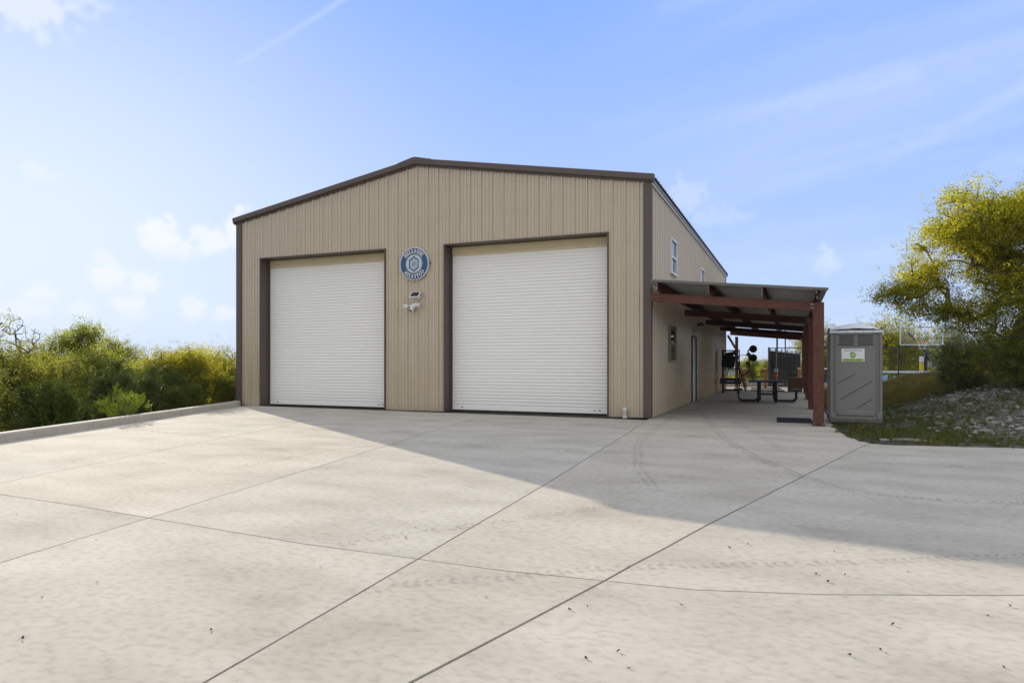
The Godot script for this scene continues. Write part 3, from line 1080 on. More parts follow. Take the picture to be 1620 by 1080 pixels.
	# corner trims
	for cx in [0.0, -BW]:
		for cz in [0.0, -BL]:
			var fx: float = 1.0 if cx == 0.0 else -1.0
			var fz: float = 1.0 if cz == 0.0 else -1.0
			var low: float = 0.012 if cz == 0.0 and cx == 0.0 else -0.3
			s = mb()
			box(s, Vector3(cx - fx * 0.055, (EAVE - 0.03 + low) * 0.5, cz + fz * 0.028), Vector3(0.19, EAVE - 0.03 - low, 0.034), Basis(), 0.004)
			box(s, Vector3(cx + fx * 0.028, (EAVE - 0.05 + low) * 0.5, cz - fz * 0.03), Vector3(0.034, EAVE - 0.05 - low, 0.08), Basis(), 0.004)
			build(s, "corner_trim", M.brown_metal, b)
	# door reveals and roller doors
	for d in doors:
		s = mb()
		var x0: float = d[0]
		var x1: float = d[1]
		var t: float = d[2]
		box(s, Vector3(x0 + 0.004, t * 0.5 + 0.005, -0.16), Vector3(0.03, t - 0.01, 0.40))
		build(s, "door_jamb", M.brown_metal, b)
		s = mb()
		box(s, Vector3(x1 - 0.004, t * 0.5 + 0.005, -0.16), Vector3(0.03, t - 0.01, 0.40))
		build(s, "door_jamb", M.brown_metal, b)
		s = mb()
		box(s, Vector3((x0 + x1) * 0.5, t + 0.002, -0.158), Vector3(x1 - x0 + 0.03, 0.032, 0.404))
		build(s, "door_head", M.brown_metal, b)
		roller_door(b, x0, x1, t - 0.015)
	for w in wins: window(b, w[0], w[1], w[2], w[3], w[4])
	# personnel door in the side wall
	var pd := Node3D.new()
	pd.name = "side_door"
	b.add_child(pd, true)
	s = mb()
	box(s, Vector3(0.0, 1.045, -7.04), Vector3(0.045, 2.06, 0.92), Basis(), 0.004)
	build(s, "door_leaf", M.door_paint, pd)
	s = mb()
	box(s, Vector3(0.0, 1.06, -6.545), Vector3(0.13, 2.12, 0.055)); box(s, Vector3(0.0, 1.06, -7.535), Vector3(0.13, 2.12, 0.055)); box(s, Vector3(0.0, 2.095, -7.04), Vector3(0.128, 0.05, 0.94))
	build(s, "door_frame", M.brown_metal, pd)
	s = mb()
	box(s, Vector3(0.026, 1.33, -6.80), Vector3(0.008, 0.62, 0.12))
	build(s, "door_pane", M.window_glass, pd)
	s = mb()
	tube(s, [Vector3(0.02, 0.98, -7.42), Vector3(0.075, 0.98, -7.42), Vector3(0.08, 0.98, -7.33)], 0.012)
	lathe(s, [[0.0, 0.0], [0.03, 0.0], [0.03, 0.012], [0.0, 0.012]], Vector3(0.022, 1.10, -7.42), Basis(Vector3(0, 0, 1), -PI / 2), 12)
	build(s, "handle", M.bolt, pd)
	# rows of screws
	s = mb()
	for y in [0.35, 1.75, 2.85, 4.05, 5.0, 5.7]:
		for k in 40:
			for off in [0.06, 0.245]:
				var x: float = -BW + k * 0.305 + off
				if y > gable(x) - 0.15 or x > -0.12: continue
				var inside := false
				for d in doors:
					if x > d[0] - 0.05 and x < d[1] + 0.05 and y < d[2] + 0.05: inside = true
				if not inside: box(s, Vector3(x, y + 0.004 * (k % 3), 0.004), Vector3(0.011, 0.011, 0.012))
		for k in 60:
			var z := -k * 0.305 - 0.06
			var bad: bool = y > 5.2
			for h in side_holes:
				if -z > h.position.x - 0.03 and -z < h.end.x + 0.03 and y > h.position.y - 0.03 and y < h.end.y + 0.03: bad = true
			if not bad: box(s, Vector3(0.004, y, z), Vector3(0.012, 0.016, 0.016))
	build(s, "screws", M.screw, b).set_meta("kind", "stuff")
	s = mb()
	slab_mesh(s, PackedVector2Array([Vector2(-BW, -0.5), Vector2(-0.06, -0.5), Vector2(-0.06, -BL), Vector2(-BW, -BL)]), -0.004, 0.4)
	build(s, "floor_slab", M.concrete_3, b)

# ------------------------------------------------------------------ carport
func make_carport() -> void:
	var c := thing("carport", "red brown steel carport with ribbed metal roof beside the building", "carport")
	var roof := func(x): return 3.045 - 0.0935 * x   # underside of the roof sheets
	var zs := [0.35, -4.70, -9.75, -14.80, -19.85]
	for k in zs.size():
		var z: float = zs[k]
		var px := 3.47
		var s := mb()
		# wide flange post: two flanges and a web, closed on the near face
		box(s, Vector3(px, 1.245, z + 0.09), Vector3(0.20, 2.46, 0.012)); box(s, Vector3(px, 1.245, z - 0.09), Vector3(0.20, 2.46, 0.012)); box(s, Vector3(px, 1.245, z), Vector3(0.012, 2.46, 0.166))
		build(s, "post", M.red_primer, c)
		s = mb()
		box(s, Vector3(px, 0.009, z), Vector3(0.25, 0.014, 0.25))
		build(s, "base_plate", M.red_primer, c)
		s = mb()
		for e in [[-0.08, 0.112], [0.08, 0.112], [-0.08, -0.112], [0.08, -0.112]]:
			tube(s, [Vector3(px + e[0], 0.016, z + e[1]), Vector3(px + e[0], 0.05, z + e[1])], 0.011, -1.0, 6)
		for e in [[-0.085, 2.44], [-0.05, 2.44], [-0.085, 2.37], [-0.05, 2.37]]:
			tube(s, [Vector3(px - 0.05 + e[0], e[1], z + 0.095), Vector3(px - 0.05 + e[0], e[1], z + 0.112)], 0.012, -1.0, 6)
		build(s, "bolt", M.bolt, c)
		s = mb()
		var a := Vector3(0.09, roof.call(0.09) - 0.33, z)
		var b := Vector3(3.37, roof.call(3.37) - 0.33, z)
		var d := Vector3(0, 0.085, 0)
		bar(s, a + d, b + d, 0.13, 0.011); bar(s, a - d, b - d, 0.13, 0.011); bar(s, a, b, 0.011, 0.158)
		box(s, Vector3(3.357, b.y, z), Vector3(0.012, 0.26, 0.17))
		if k == 0: bar(s, a + Vector3(0, 0, 0.059), b + Vector3(0, 0, 0.059), 0.008, 0.158)
		build(s, "rafter", M.red_primer, c)
	var s := mb()
	box(s, Vector3(0.40, 1.27, -19.85), Vector3(0.14, 2.5, 0.14), Basis(), 0.006)
	build(s, "post", M.red_primer, c)
	s = mb()
	bar(s, Vector3(0.06, 2.55, -19.0), Vector3(0.38, 1.9, -19.8), 0.08, 0.08)
	build(s, "brace", M.red_primer, c)
	# purlins: C channels standing on the rafters
	for x in [0.28, 1.36, 2.42, 3.44]:
		s = mb()
		var y: float = roof.call(x) - 0.115
		var zc := -9.75
		var ln := 20.7
		box(s, Vector3(x, y, zc), Vector3(0.010, 0.215, ln)); box(s, Vector3(x + 0.03, y + 0.103, zc), Vector3(0.05, 0.009, ln)); box(s, Vector3(x + 0.03, y - 0.103, zc), Vector3(0.05, 0.009, ln))
		box(s, Vector3(x + 0.051, y + 0.09, zc), Vector3(0.008, 0.018, ln)); box(s, Vector3(x + 0.051, y - 0.09, zc), Vector3(0.008, 0.018, ln))
		build(s, "purlin", M.red_primer, c)
		s = mb()
		for z in zs:
			for e in [-0.05, 0.05]:
				lathe(s, [[0.0, 0.0], [0.018, 0.0], [0.016, 0.014], [0.0, 0.016]], Vector3(x - 0.004, y + e, z + 0.30), Basis(Vector3(0, 0, 1), PI / 2), 8)
		build(s, "purlin_bolt", M.bolt, c)
	# roof sheets with their ribs down the slope
	var V := Vector3(1, -0.0935, 0).normalized()
	var N := Vector3(0.0935, 1, 0).normalized()
	var u := -0.62
	while u < 20.2:
		s = mb()
		ribbed(s, Vector3(0.15, roof.call(0.15) + 0.006, 0), Vector3.FORWARD, V, N, u, minf(u + 0.915, 20.2), func(_u): return 3.49)
		build(s, "roof_panel", M.galvalume, c)
		u += 0.915
	s = mb()
	bar(s, Vector3(0.15, roof.call(0.15) + 0.012, 0.64), Vector3(3.64, roof.call(3.64) + 0.012, 0.64), 0.04, 0.05)
	build(s, "roof_edge_trim", M.eave_metal, c)
	s = mb()
	box(s, Vector3(0.06, roof.call(0.0) + 0.07, -9.2), Vector3(0.03, 0.09, 18.1), Basis(Vector3(0, 0, 1), 0.25))
	build(s, "wall_flashing", M.galvalume, c)

# ------------------------------------------------------------------ things on the walls
func letters(text: String, radius: float, mid: float, step: float, size: float, flip: bool, parent: Node3D, z: float) -> void:
	var f := SystemFont.new()
	f.font_names = PackedStringArray(["Droid Serif"])
	f.font_weight = 700
	for k in text.length():
		var a := mid + (k - (text.length() - 1) * 0.5) * step * (1.0 if flip else -1.0)
		var tm := TextMesh.new()
		tm.text = text[k]
		tm.font = f
		tm.font_size = 48
		tm.pixel_size = size / 34.0
		tm.depth = 0.012
		var o := put("letter", tm, M.sign_cream, parent)
		o.position = Vector3(cos(a) * radius, sin(a) * radius, z)
		o.rotation.z = a - PI / 2 if not flip else a + PI / 2
		o.scale = Vector3(0.98, 1, 1)

func ring6(s: SurfaceTool, outer: Array, inner: Array, z0: float, z1: float) -> void:
	var n := outer.size()
	for k in n:
		var j := (k + 1) % n
		var a := Vector3(outer[k].x, outer[k].y, 0)
		var b := Vector3(outer[j].x, outer[j].y, 0)
		var c := Vector3(inner[j].x, inner[j].y, 0)
		var d := Vector3(inner[k].x, inner[k].y, 0)
		var f := Vector3(0, 0, z1)
		var e := Vector3(0, 0, z0)
		quad(s, a + f, b + f, c + f, d + f)
		quad(s, a + e, b + e, b + f, a + f)
		quad(s, c + e, d + e, d + f, c + f)

func hexagon(w: float, h: float, bumps := false) -> Array:
	var v := [Vector2(0, h), Vector2(-w, h * 0.52), Vector2(-w, -h * 0.52), Vector2(0, -h), Vector2(w, -h * 0.52), Vector2(w, h * 0.52)]
	if bumps: v = [Vector2(0, h), Vector2(-w * 0.25, h * 0.80), Vector2(-w, h * 0.52), Vector2(-w, -h * 0.52), Vector2(0, -h), Vector2(w, -h * 0.52), Vector2(w, h * 0.50), Vector2(w * 0.55, h * 0.74), Vector2(w * 0.30, h * 0.78), Vector2(w * 0.22, h * 0.92)]
	return v

func make_wall_fittings() -> void:
	var flat_ := Basis(Vector3(1, 0, 0), PI / 2)
	var sg := thing("round_sign", "round blue and white club sign between the two roller doors", "sign", Vector3(-6.12, 3.83, 0.035))
	var s := mb()
	lathe(s, [[0.0, 0.0], [0.43, 0.0], [0.435, 0.02], [0.43, 0.042], [0.41, 0.048], [0.405, 0.04], [0.0, 0.04]], Vector3.ZERO, flat_, 64)
	build(s, "rim", M.sign_light, sg)
	s = mb()
	lathe(s, [[0.252, 0.041], [0.404, 0.041], [0.404, 0.045], [0.252, 0.045]], Vector3.ZERO, flat_, 64)
	build(s, "blue_band", M.sign_blue, sg)
	s = mb()
	lathe(s, [[0.0, 0.041], [0.247, 0.041], [0.247, 0.052], [0.0, 0.053]], Vector3.ZERO, flat_, 48)
	build(s, "centre_disc", M.sign_light, sg)
	s = mb()
	lathe(s, [[0.228, 0.053], [0.236, 0.053], [0.236, 0.055], [0.228, 0.055]], Vector3.ZERO, flat_, 48)
	build(s, "disc_line", M.sign_blue, sg)
	s = mb()
	var outer := hexagon(0.145, 0.205, true)
	var inner := []
	for p in outer: inner.append(p * 0.82)
	ring6(s, outer, inner, 0.052, 0.062)
	build(s, "emblem_border", M.sign_blue, sg)
	s = mb()
	var h1 := hexagon(0.088, 0.135)
	var h2 := []
	for p in h1: h2.append(p * 0.93)
	ring6(s, h1, h2, 0.052, 0.058)
	for x in [-0.045, -0.015, 0.015, 0.045]:
		box(s, Vector3(x, 0.0, 0.056), Vector3(0.007, 0.15 - absf(x), 0.005))
	for y in [-0.055, 0.0, 0.055]:
		box(s, Vector3(0, y, 0.0575), Vector3(0.10, 0.005, 0.004))
	build(s, "emblem_lines", M.sign_blue, sg)
	letters("HILLSIDE", 0.328, PI / 2, 0.232, 0.098, false, sg, 0.049)
	letters("ATLETICO", 0.328, -PI / 2, 0.240, 0.098, true, sg, 0.049)
	s = mb()
	tube(s, [Vector3(0.40, 0.0, 0.02), Vector3(0.475, 0.0, 0.02)], 0.014, -1.0, 8)
	build(s, "mounting_peg", M.sign_blue, sg)
	# small solar panel
	var sp := thing("solar_panel", "small tilted solar panel on the wall just below the round sign", "solar panel", Vector3(-6.04, 3.02, 0.03))
	var tilt := Basis(Vector3(1, 0, 0), -0.75) * Basis(Vector3(0, 0, 1), 0.0)
	s = mb()
	box(s, Vector3(0, 0.0, 0.13), Vector3(0.27, 0.20, 0.018), tilt, 0.004)
	build(s, "frame", M.white_paint, sp)
	s = mb()
	box(s, Vector3(0, 0, 0.13) + tilt * Vector3(0, 0, 0.011), Vector3(0.225, 0.155, 0.004), tilt)
	build(s, "solar_cell", M.solar_cell, sp)
	s = mb()
	tube(s, [Vector3(0.04, -0.06, 0.0), Vector3(0.04, -0.06, 0.06), Vector3(0.02, -0.01, 0.12)], 0.012)
	box(s, Vector3(0.04, -0.06, 0.008), Vector3(0.07, 0.09, 0.016))
	build(s, "bracket", M.white_paint, sp)
	s = mb()
	tube(s, [Vector3(0.11, -0.04, 0.10), Vector3(0.19, -0.10, 0.01), Vector3(0.05, -0.22, 0.012), Vector3(-0.02, -0.25, 0.02)], 0.0045, -1.0, 5)
	build(s, "cable", M.white_paint, sp)
	# flood light with camera
	var fl := thing("floodlight_camera", "white twin headed floodlight with camera under the solar panel", "security light", Vector3(-6.16, 2.70, 0.03))
	s = mb()
	box(s, Vector3(0, 0.02, 0.03), Vector3(0.12, 0.12, 0.06), Basis(), 0.01)
	build(s, "base", M.white_paint, fl)
	for e in [-1.0, 1.0]:
		s = mb()
		tube(s, [Vector3(e * 0.05, 0.03, 0.05), Vector3(e * 0.10, 0.035, 0.10), Vector3(e * 0.13, 0.04, 0.12)], 0.016)
		build(s, "arm", M.white_paint, fl)
		s = mb()
		var hb := Basis(Vector3(0, 1, 0), e * 0.55) * Basis(Vector3(1, 0, 0), 0.45) * Basis(Vector3(0, 0, 1), e * 0.10)
		box(s, Vector3(e * 0.165, 0.035 + 0.012 * e, 0.14), Vector3(0.17, 0.085, 0.06), hb, 0.012)
		var lh := build(s, "lamp_head", M.white_paint, fl)
		s = mb()
		box(s, Vector3(e * 0.165, 0.035 + 0.012 * e, 0.14) + hb * Vector3(0, 0, 0.031), Vector3(0.14, 0.06, 0.004), hb)
		build(s, "lens", M.pale_sheet, lh)
	s = mb()
	lathe(s, [[0.0, -0.075], [0.03, -0.07], [0.048, -0.045], [0.055, 0.0], [0.048, 0.045], [0.02, 0.06], [0.0, 0.06]], Vector3(0.0, -0.05, 0.09), Basis(), 18)
	build(s, "camera_ball", M.white_paint, fl)
	s = mb()
	lathe(s, [[0.0, 0.0], [0.026, 0.0], [0.026, 0.03], [0.022, 0.032], [0.0, 0.028]], Vector3(-0.005, -0.085, 0.125), Basis(Vector3(1, 0, 0), 1.9), 14)
	build(s, "camera_lens", M.ink, fl)
	# clean-out pipe at the wall base
	var pp := thing("pipe_stub", "short capped pinkish pipe standing at the base of the front wall", "pipe", Vector3(-0.56, 0.0, 0.085))
	s = mb()
	lathe(s, [[0.046, 0.0], [0.046, 0.185], [0.036, 0.215], [0.0, 0.225]], Vector3.ZERO, Basis(), 18)
	build(s, "pipe", M.pvc, pp)
	s = mb()
	lathe(s, [[0.047, 0.16], [0.054, 0.162], [0.054, 0.20], [0.040, 0.228], [0.0, 0.236]], Vector3.ZERO, Basis(), 18)
	lathe(s, [[0.056, 0.0], [0.056, 0.035], [0.047, 0.037]], Vector3.ZERO, Basis(), 18)
	build(s, "cap", M.sign_light, pp)
	# small camera under the carport
	var wc := thing("wall_light", "small black floodlight on the side wall above the door", "wall light", Vector3(0.035, 2.52, -8.0))
	s = mb()
	box(s, Vector3(0.02, 0, 0), Vector3(0.04, 0.10, 0.10), Basis(), 0.006)
	build(s, "base", M.black_metal, wc)
	for e in [-1.0, 1.0]:
		s = mb()
		box(s, Vector3(0.13, 0.02, e * 0.10), Vector3(0.12, 0.08, 0.11), Basis(Vector3(0, 0, 1), -0.4), 0.01)
		tube(s, [Vector3(0.03, 0, e * 0.03), Vector3(0.08, 0.01, e * 0.08)], 0.012, -1.0, 6)
		build(s, "lamp_head", M.black_metal, wc)

# ------------------------------------------------------------------ portable toilet
func make_toilet() -> void:
	var t := thing("portable_toilet", "grey plastic portable toilet with pale domed roof beside the carport post", "portable toilet", Vector3(4.18, 0.02, -0.66), 0.02)
	var w := 0.96
	var d := 0.98
	var s := mb()
	box(s, Vector3(0, 0.05, 0), Vector3(w + 0.02, 0.10, d + 0.02), Basis(), 0.015)
	build(s, "skid_base", M.toilet_dark, t)
	s = mb()
	box(s, Vector3(0, 0.97, 0), Vector3(w - 0.06, 1.76, d - 0.06))
	build(s, "cabin", M.toilet_grey, t)
	# corner pilasters
	for ex in [-1.0, 1.0]:
		for ez in [-1.0, 1.0]:
			s = mb()
			for e in [[0.0, 0.05, 0.0], [0.075, 0.028, 0.012]]:
				box(s, Vector3(ex * (w * 0.5 - 0.025 - e[0]), 0.99, ez * (d * 0.5 - 0.025 - e[2])), Vector3(e[1], 1.70, 0.05), Basis(), 0.008)
			box(s, Vector3(ex * (w * 0.5 - 0.05), 0.16, ez * (d * 0.5 - 0.03)), Vector3(0.11, 0.14, 0.07), Basis(), 0.02)
			build(s, "corner_pilaster", M.toilet_grey, t)
	# panel face with raised border, bow line under the vents and three slanting grooves
	s = mb()
	var zf := d * 0.5 - 0.03
	box(s, Vector3(0, 0.20, zf), Vector3(w - 0.26, 0.10, 0.045), Basis(), 0.015)
	build(s, "kick_rail", M.toilet_grey, t)
	var arc := []
	for k in 13:
		var u := k / 6.0 - 1.0
		arc.append(Vector3(u * 0.35, 1.590 + 0.022 * u * u, zf + 0.002))
	s = mb()
	tube(s, arc, 0.007, -1.0, 6)
	build(s, "bow_line", M.toilet_dark, t)
	for g in [[[-0.33, 0.82], [-0.02, 1.01]], [[-0.29, 0.48], [0.30, 0.87]], [[0.0, 0.30], [0.30, 0.50]]]:
		s = mb()
		tube(s, [Vector3(g[0][0], g[0][1], zf), Vector3(g[1][0], g[1][1], zf)], 0.0055, -1.0, 6)
		build(s, "groove", M.dark_gap, t)
	for ex in [-1.0, 1.0]:
		for k in 5:
			s = mb()
			var y := 1.815 - k * 0.042
			bar(s, Vector3(ex * 0.035, y - (0.010 if k > 1 else 0.0), zf + 0.012), Vector3(ex * 0.31, y, zf + 0.012), 0.030, 0.018, 0.004)
			build(s, "louver", M.toilet_grey, t)
			s = mb()
			bar(s, Vector3(ex * 0.035, y - 0.020 - (0.010 if k > 1 else 0.0), zf + 0.001), Vector3(ex * 0.31, y - 0.020, zf + 0.001), 0.004, 0.018)
			build(s, "louver_slot", M.toilet_slot, t)
	# roof
	s = mb()
	var n := 16
	var g := []
	for j in n + 1:
		var row := []
		for i in n + 1:
			var u := 2.0 * i / n - 1.0
			var v := 2.0 * j / n - 1.0
			var h := 0.155 * (1.0 - pow(absf(u), 2.3)) * (1.0 - pow(absf(v), 4.0) * 0.75)
			if absf(u) < 0.14: h += 0.006
			elif absf(absf(u) - 0.62) < 0.08: h += 0.008
			row.append(Vector3(u * (w * 0.5 + 0.02), 1.905 + h, v * (d * 0.5 + 0.02)))
		g.append(row)
	s.set_smooth_group(1)
	for j in n:
		for i in n:
			quad(s, g[j][i], g[j + 1][i], g[j + 1][i + 1], g[j][i + 1])
	s.set_smooth_group(-1)
	box(s, Vector3(0, 1.877, 0), Vector3(w + 0.045, 0.056, d + 0.045), Basis(), 0.012)
	build(s, "roof", M.toilet_roof, t)
	s = mb()
	for x in [-0.33, -0.17, -0.02, 0.13, 0.31]:
		lathe(s, [[0.0, 0.0], [0.008, 0.0], [0.006, 0.006], [0.0, 0.007]], Vector3(x, 1.878, d * 0.5 + 0.022), Basis(Vector3(1, 0, 0), PI / 2), 8)
	build(s, "rivet", M.ink, t)
	s = mb()
	tube(s, [Vector3(0.36, 1.88, -0.33), Vector3(0.36, 2.02, -0.33)], 0.05, -1.0, 12)
	build(s, "vent_pipe", M.toilet_dark, t)
	s = mb()
	box(s, Vector3(-w * 0.5 - 0.015, 1.91, 0.36), Vector3(0.05, 0.11, 0.12), Basis(), 0.01)
	build(s, "hinge_cap", M.toilet_dark, t)
	# printed notice
	s = mb()
	var zs := zf + 0.004
	box(s, Vector3(-0.055, 1.400, zs), Vector3(0.425, 0.265, 0.006))
	var sg := build(s, "notice", M.vinyl, t)
	s = mb()
	box(s, Vector3(-0.055, 1.300, zs + 0.004), Vector3(0.405, 0.048, 0.003))
	build(s, "green_band", M.lime, sg)
	var f := SystemFont.new()
	f.font_names = PackedStringArray(["Droid Sans"])
	f.font_weight = 700
	for tx in [["210-951-5151", 1.300, 0.00122, 0.007, "phone_number"], ["Temporary Toilet Rentals", 1.497, 0.00058, 0.005, "heading"]]:
		var tm := TextMesh.new()
		tm.text = tx[0]
		tm.font = f
		tm.font_size = 48
		tm.pixel_size = tx[2] * 0.98
		tm.depth = 0.002
		var o := put(tx[4], tm, M.ink, sg)
		o.position = Vector3(-0.055, tx[1], zs + tx[3])
	s = mb()
	var fb := Basis(Vector3(1, 0, 0), PI / 2)
	var lc := Vector3(-0.055, 1.395, zs + 0.003)
	lathe(s, [[0.034, 0.0], [0.050, 0.0], [0.050, 0.003], [0.034, 0.003]], lc, fb, 24)
	build(s, "logo_ring", M.ink, sg)
	s = mb()
	for e in [-1.0, 1.0]:
		lathe(s, [[0.022, 0.0], [0.022, 0.006], [0.0, 0.006]], lc + Vector3(e * 0.021, 0.002, 0), fb, 16)
	build(s, "logo_leaves", M.lime, sg)
	s = mb()
	for e in [[-0.026, 0.044, 0.020], [0.0, 0.050, 0.022], [0.024, 0.043, 0.018]]:
		lathe(s, [[e[2], 0.0], [e[2], 0.005 + 0.001 * e[2] * 50.0], [0.0, 0.005 + 0.001 * e[2] * 50.0]], lc + Vector3(e[0] - 0.01, e[1], 0), fb, 12)
	box(s, lc + Vector3(0, -0.042, 0.006), Vector3(0.012, 0.03, 0.004))
	build(s, "logo_crown", M.green, sg)

# ------------------------------------------------------------------ under the carport
func make_under_carport() -> void:
	var pt := thing("picnic_table", "black square picnic table with four attached bench seats under the carport", "picnic table", Vector3(2.22, 0.0, -7.65), 0.06)
	var s := mb()
	box(s, Vector3(0, 0.665, 0), Vector3(1.12, 0.045, 1.12), Basis(), 0.012)
	build(s, "table_top", M.black_metal, pt)
	for ex in [-1.0, 1.0]:
		for ez in [-1.0, 1.0]:
			s = mb()
			tube(s, [Vector3(ex * 0.26, 0.0, ez * 0.40), Vector3(ex * 0.26, 0.645, ez * 0.40)], 0.032, -1.0, 10)
			tube(s, [Vector3(ex * 0.21, 0.08, ez * 0.40), Vector3(ex * 0.21, 0.645, ez * 0.40)], 0.028, -1.0, 10)
			build(s, "leg", M.black_metal, pt)
	s = mb()
	for ez in [-1.0, 1.0]:
		tube(s, [Vector3(-0.26, 0.26, ez * 0.40), Vector3(0.26, 0.26, ez * 0.40)], 0.016, -1.0, 8)
	build(s, "stretcher", M.black_metal, pt)
	for k in 4:
		var b := Basis(Vector3.UP, k * PI / 2)
		s = mb()
		box(s, b * Vector3(0.86, 0.405, 0), Vector3(0.27, 0.035, 0.95), b, 0.01)
		var seat := build(s, "seat", M.black_metal, pt)
		s = mb()
		for e in [-0.26, 0.26]:
			var p := []
			var inner := 0.26 if k % 2 == 0 else 0.40
			p.append(b * Vector3(inner, 0.30, e))
			for a in 7:
				var q := PI / 2 * a / 6.0
				p.append(b * Vector3(inner + 0.12 - 0.12 * cos(q), 0.17 - 0.12 * sin(q), e))
			for a in 7:
				var q := PI / 2 * a / 6.0
				p.append(b * Vector3(0.74 + 0.12 * sin(q), 0.17 - 0.12 * cos(q), e))
			p.append(b * Vector3(0.86, 0.39, e))
			tube(s, p, 0.024, -1.0, 8)
		build(s, "seat_support", M.black_metal, seat)
	# training machine against the wall
	var mc := thing("exercise_machine", "black steel training machine with two round pads on a curved arm", "exercise machine", Vector3(0.62, 0.0, -13.75), 0.18)
	s = mb()
	for p in [[-0.30, -0.35], [0.30, -0.35], [-0.30, 0.30], [0.30, 0.30]]:
		tube(s, [Vector3(p[0], 0.06, p[1]), Vector3(p[0], 1.78, p[1] * 0.9)], 0.026, -1.0, 8)
	for y in [0.12, 0.98, 1.74]:
		for e in [[Vector3(-0.30, y, -0.33), Vector3(0.30, y, -0.33)], [Vector3(-0.30, y, 0.28), Vector3(0.30, y, 0.28)], [Vector3(-0.30, y, -0.33), Vector3(-0.30, y, 0.28)], [Vector3(0.30, y, -0.33), Vector3(0.30, y, 0.28)]]:
			tube(s, e, 0.024, -1.0, 8)
	tube(s, [Vector3(-0.24, 1.72, 0.30), Vector3(-0.05, 1.2, 0.31), Vector3(-0.2, 0.7, 0.31)], 0.018, -1.0, 6)
	build(s, "frame", M.black_metal, mc)
	s = mb()
	box(s, Vector3(-0.10, 1.30, 0.02), Vector3(0.50, 0.55, 0.50), Basis(Vector3(0, 0, 1), -0.10), 0.08)
	box(s, Vector3(0.0, 1.62, 0.0), Vector3(0.42, 0.14, 0.4), Basis(Vector3(0, 0, 1), 0.12), 0.04)
	build(s, "hopper", M.black_rubber, mc)
	s = mb()
	box(s, Vector3(-0.02, 0.50, 0.10), Vector3(0.80, 0.24, 0.46), Basis(), 0.03)
	build(s, "housing", M.black_metal, mc)
	s = mb()
	box(s, Vector3(-0.04, 0.49, 0.331), Vector3(0.26, 0.035, 0.004))
	build(s, "name_plate", M.bolt, mc)
	s = mb()
	bar(s, Vector3(0.10, 1.74, 0.34), Vector3(0.55, 0.10, 0.36), 0.07, 0.07, 0.01)
	bar(s, Vector3(0.24, 1.55, 0.30), Vector3(0.60, 0.20, 0.30), 0.03, 0.03)
	build(s, "diagonal_beam", M.black_metal, mc)
	s = mb()
	tube(s, [Vector3(0.42, 0.72, 0.34), Vector3(0.62, 0.86, 0.32), Vector3(0.68, 0.94, 0.30), Vector3(0.70, 1.08, 0.30), Vector3(0.68, 1.40, 0.30), Vector3(0.64, 1.72, 0.30), Vector3(0.70, 1.80, 0.30)], 0.030, -1.0, 8)
	tube(s, [Vector3(0.30, 1.52, 0.26), Vector3(0.45, 1.56, 0.28), Vector3(0.64, 1.54, 0.30)], 0.014, -1.0, 6)
	box(s, Vector3(0.66, 1.58, 0.30), Vector3(0.16, 0.13, 0.12), Basis(), 0.02); box(s, Vector3(0.62, 1.22, 0.30), Vector3(0.11, 0.17, 0.11), Basis(), 0.02)
	build(s, "arm", M.black_metal, mc)
	for y in [1.80, 1.44]:
		s = mb()
		lathe(s, [[0.0, -0.06], [0.10, -0.055], [0.150, -0.02], [0.152, 0.02], [0.11, 0.05], [0.05, 0.035], [0.0, 0.03]], Vector3(0.83, y, 0.36), Basis(Vector3(1, 0, 0), PI / 2 - 0.15) * Basis(Vector3(0, 0, 1), 0.2), 24)
		build(s, "round_pad", M.black_rubber, mc)
	for p in [[-0.30, -0.35], [0.30, -0.35], [-0.30, 0.30], [0.30, 0.30]]:
		s = mb()
		lathe(s, [[0.0, -0.02], [0.05, -0.02], [0.055, 0.0], [0.05, 0.02], [0.0, 0.02]], Vector3(p[0], 0.055, p[1]), Basis(Vector3(0, 0, 1), PI / 2), 14)
		build(s, "wheel", M.black_rubber, mc)
	# brown box
	var bx := thing("storage_box", "plain brown storage box at the far end of the carport", "box", Vector3(3.06, 0.0, -16.15))
	s = mb()
	box(s, Vector3(0, 0.295, 0), Vector3(0.58, 0.58, 0.60), Basis(), 0.008)
	build(s, "body", M.brown_box, bx)
	s = mb()
	box(s, Vector3(0, 0.597, 0), Vector3(0.62, 0.022, 0.64), Basis(), 0.004)
	build(s, "lid", M.brown_box, bx)
	for e in [-1.0, 1.0]:
		s = mb()
		box(s, Vector3(e * 0.255, 0.295, 0.305), Vector3(0.06, 0.57, 0.014))
		build(s, "corner_batten", M.brown_box, bx)
	# ball stand and its balls
	var rk := thing("ball_stand", "thin black wire stand holding a column of balls behind the picnic table", "ball stand", Vector3(2.26, 0.0, -16.8))
	s = mb()
	for k in 3:
		var a := TAU * k / 3.0 + 0.4
		tube(s, [Vector3(cos(a) * 0.13, 0.0, sin(a) * 0.13), Vector3(cos(a) * 0.13, 0.98, sin(a) * 0.13)], 0.008, -1.0, 6)
	for y in [0.06, 0.5, 0.95]:
		var ring := []
		for k in 17: ring.append(Vector3(cos(TAU * k / 16) * 0.13, y, sin(TAU * k / 16) * 0.13))
		tube(s, ring, 0.007, -1.0, 6, false)
	build(s, "frame", M.black_metal, rk)
	var balls := [["ball_white", 0.90, "white and blue ball topmost in the ball stand"], ["ball_red", 0.675, "bright orange red ball second from the top of the ball stand"], ["ball_dark", 0.45, "dark ball under the red one in the ball stand"], ["ball_orange", 0.225, "orange ball lowest in the ball stand"]]
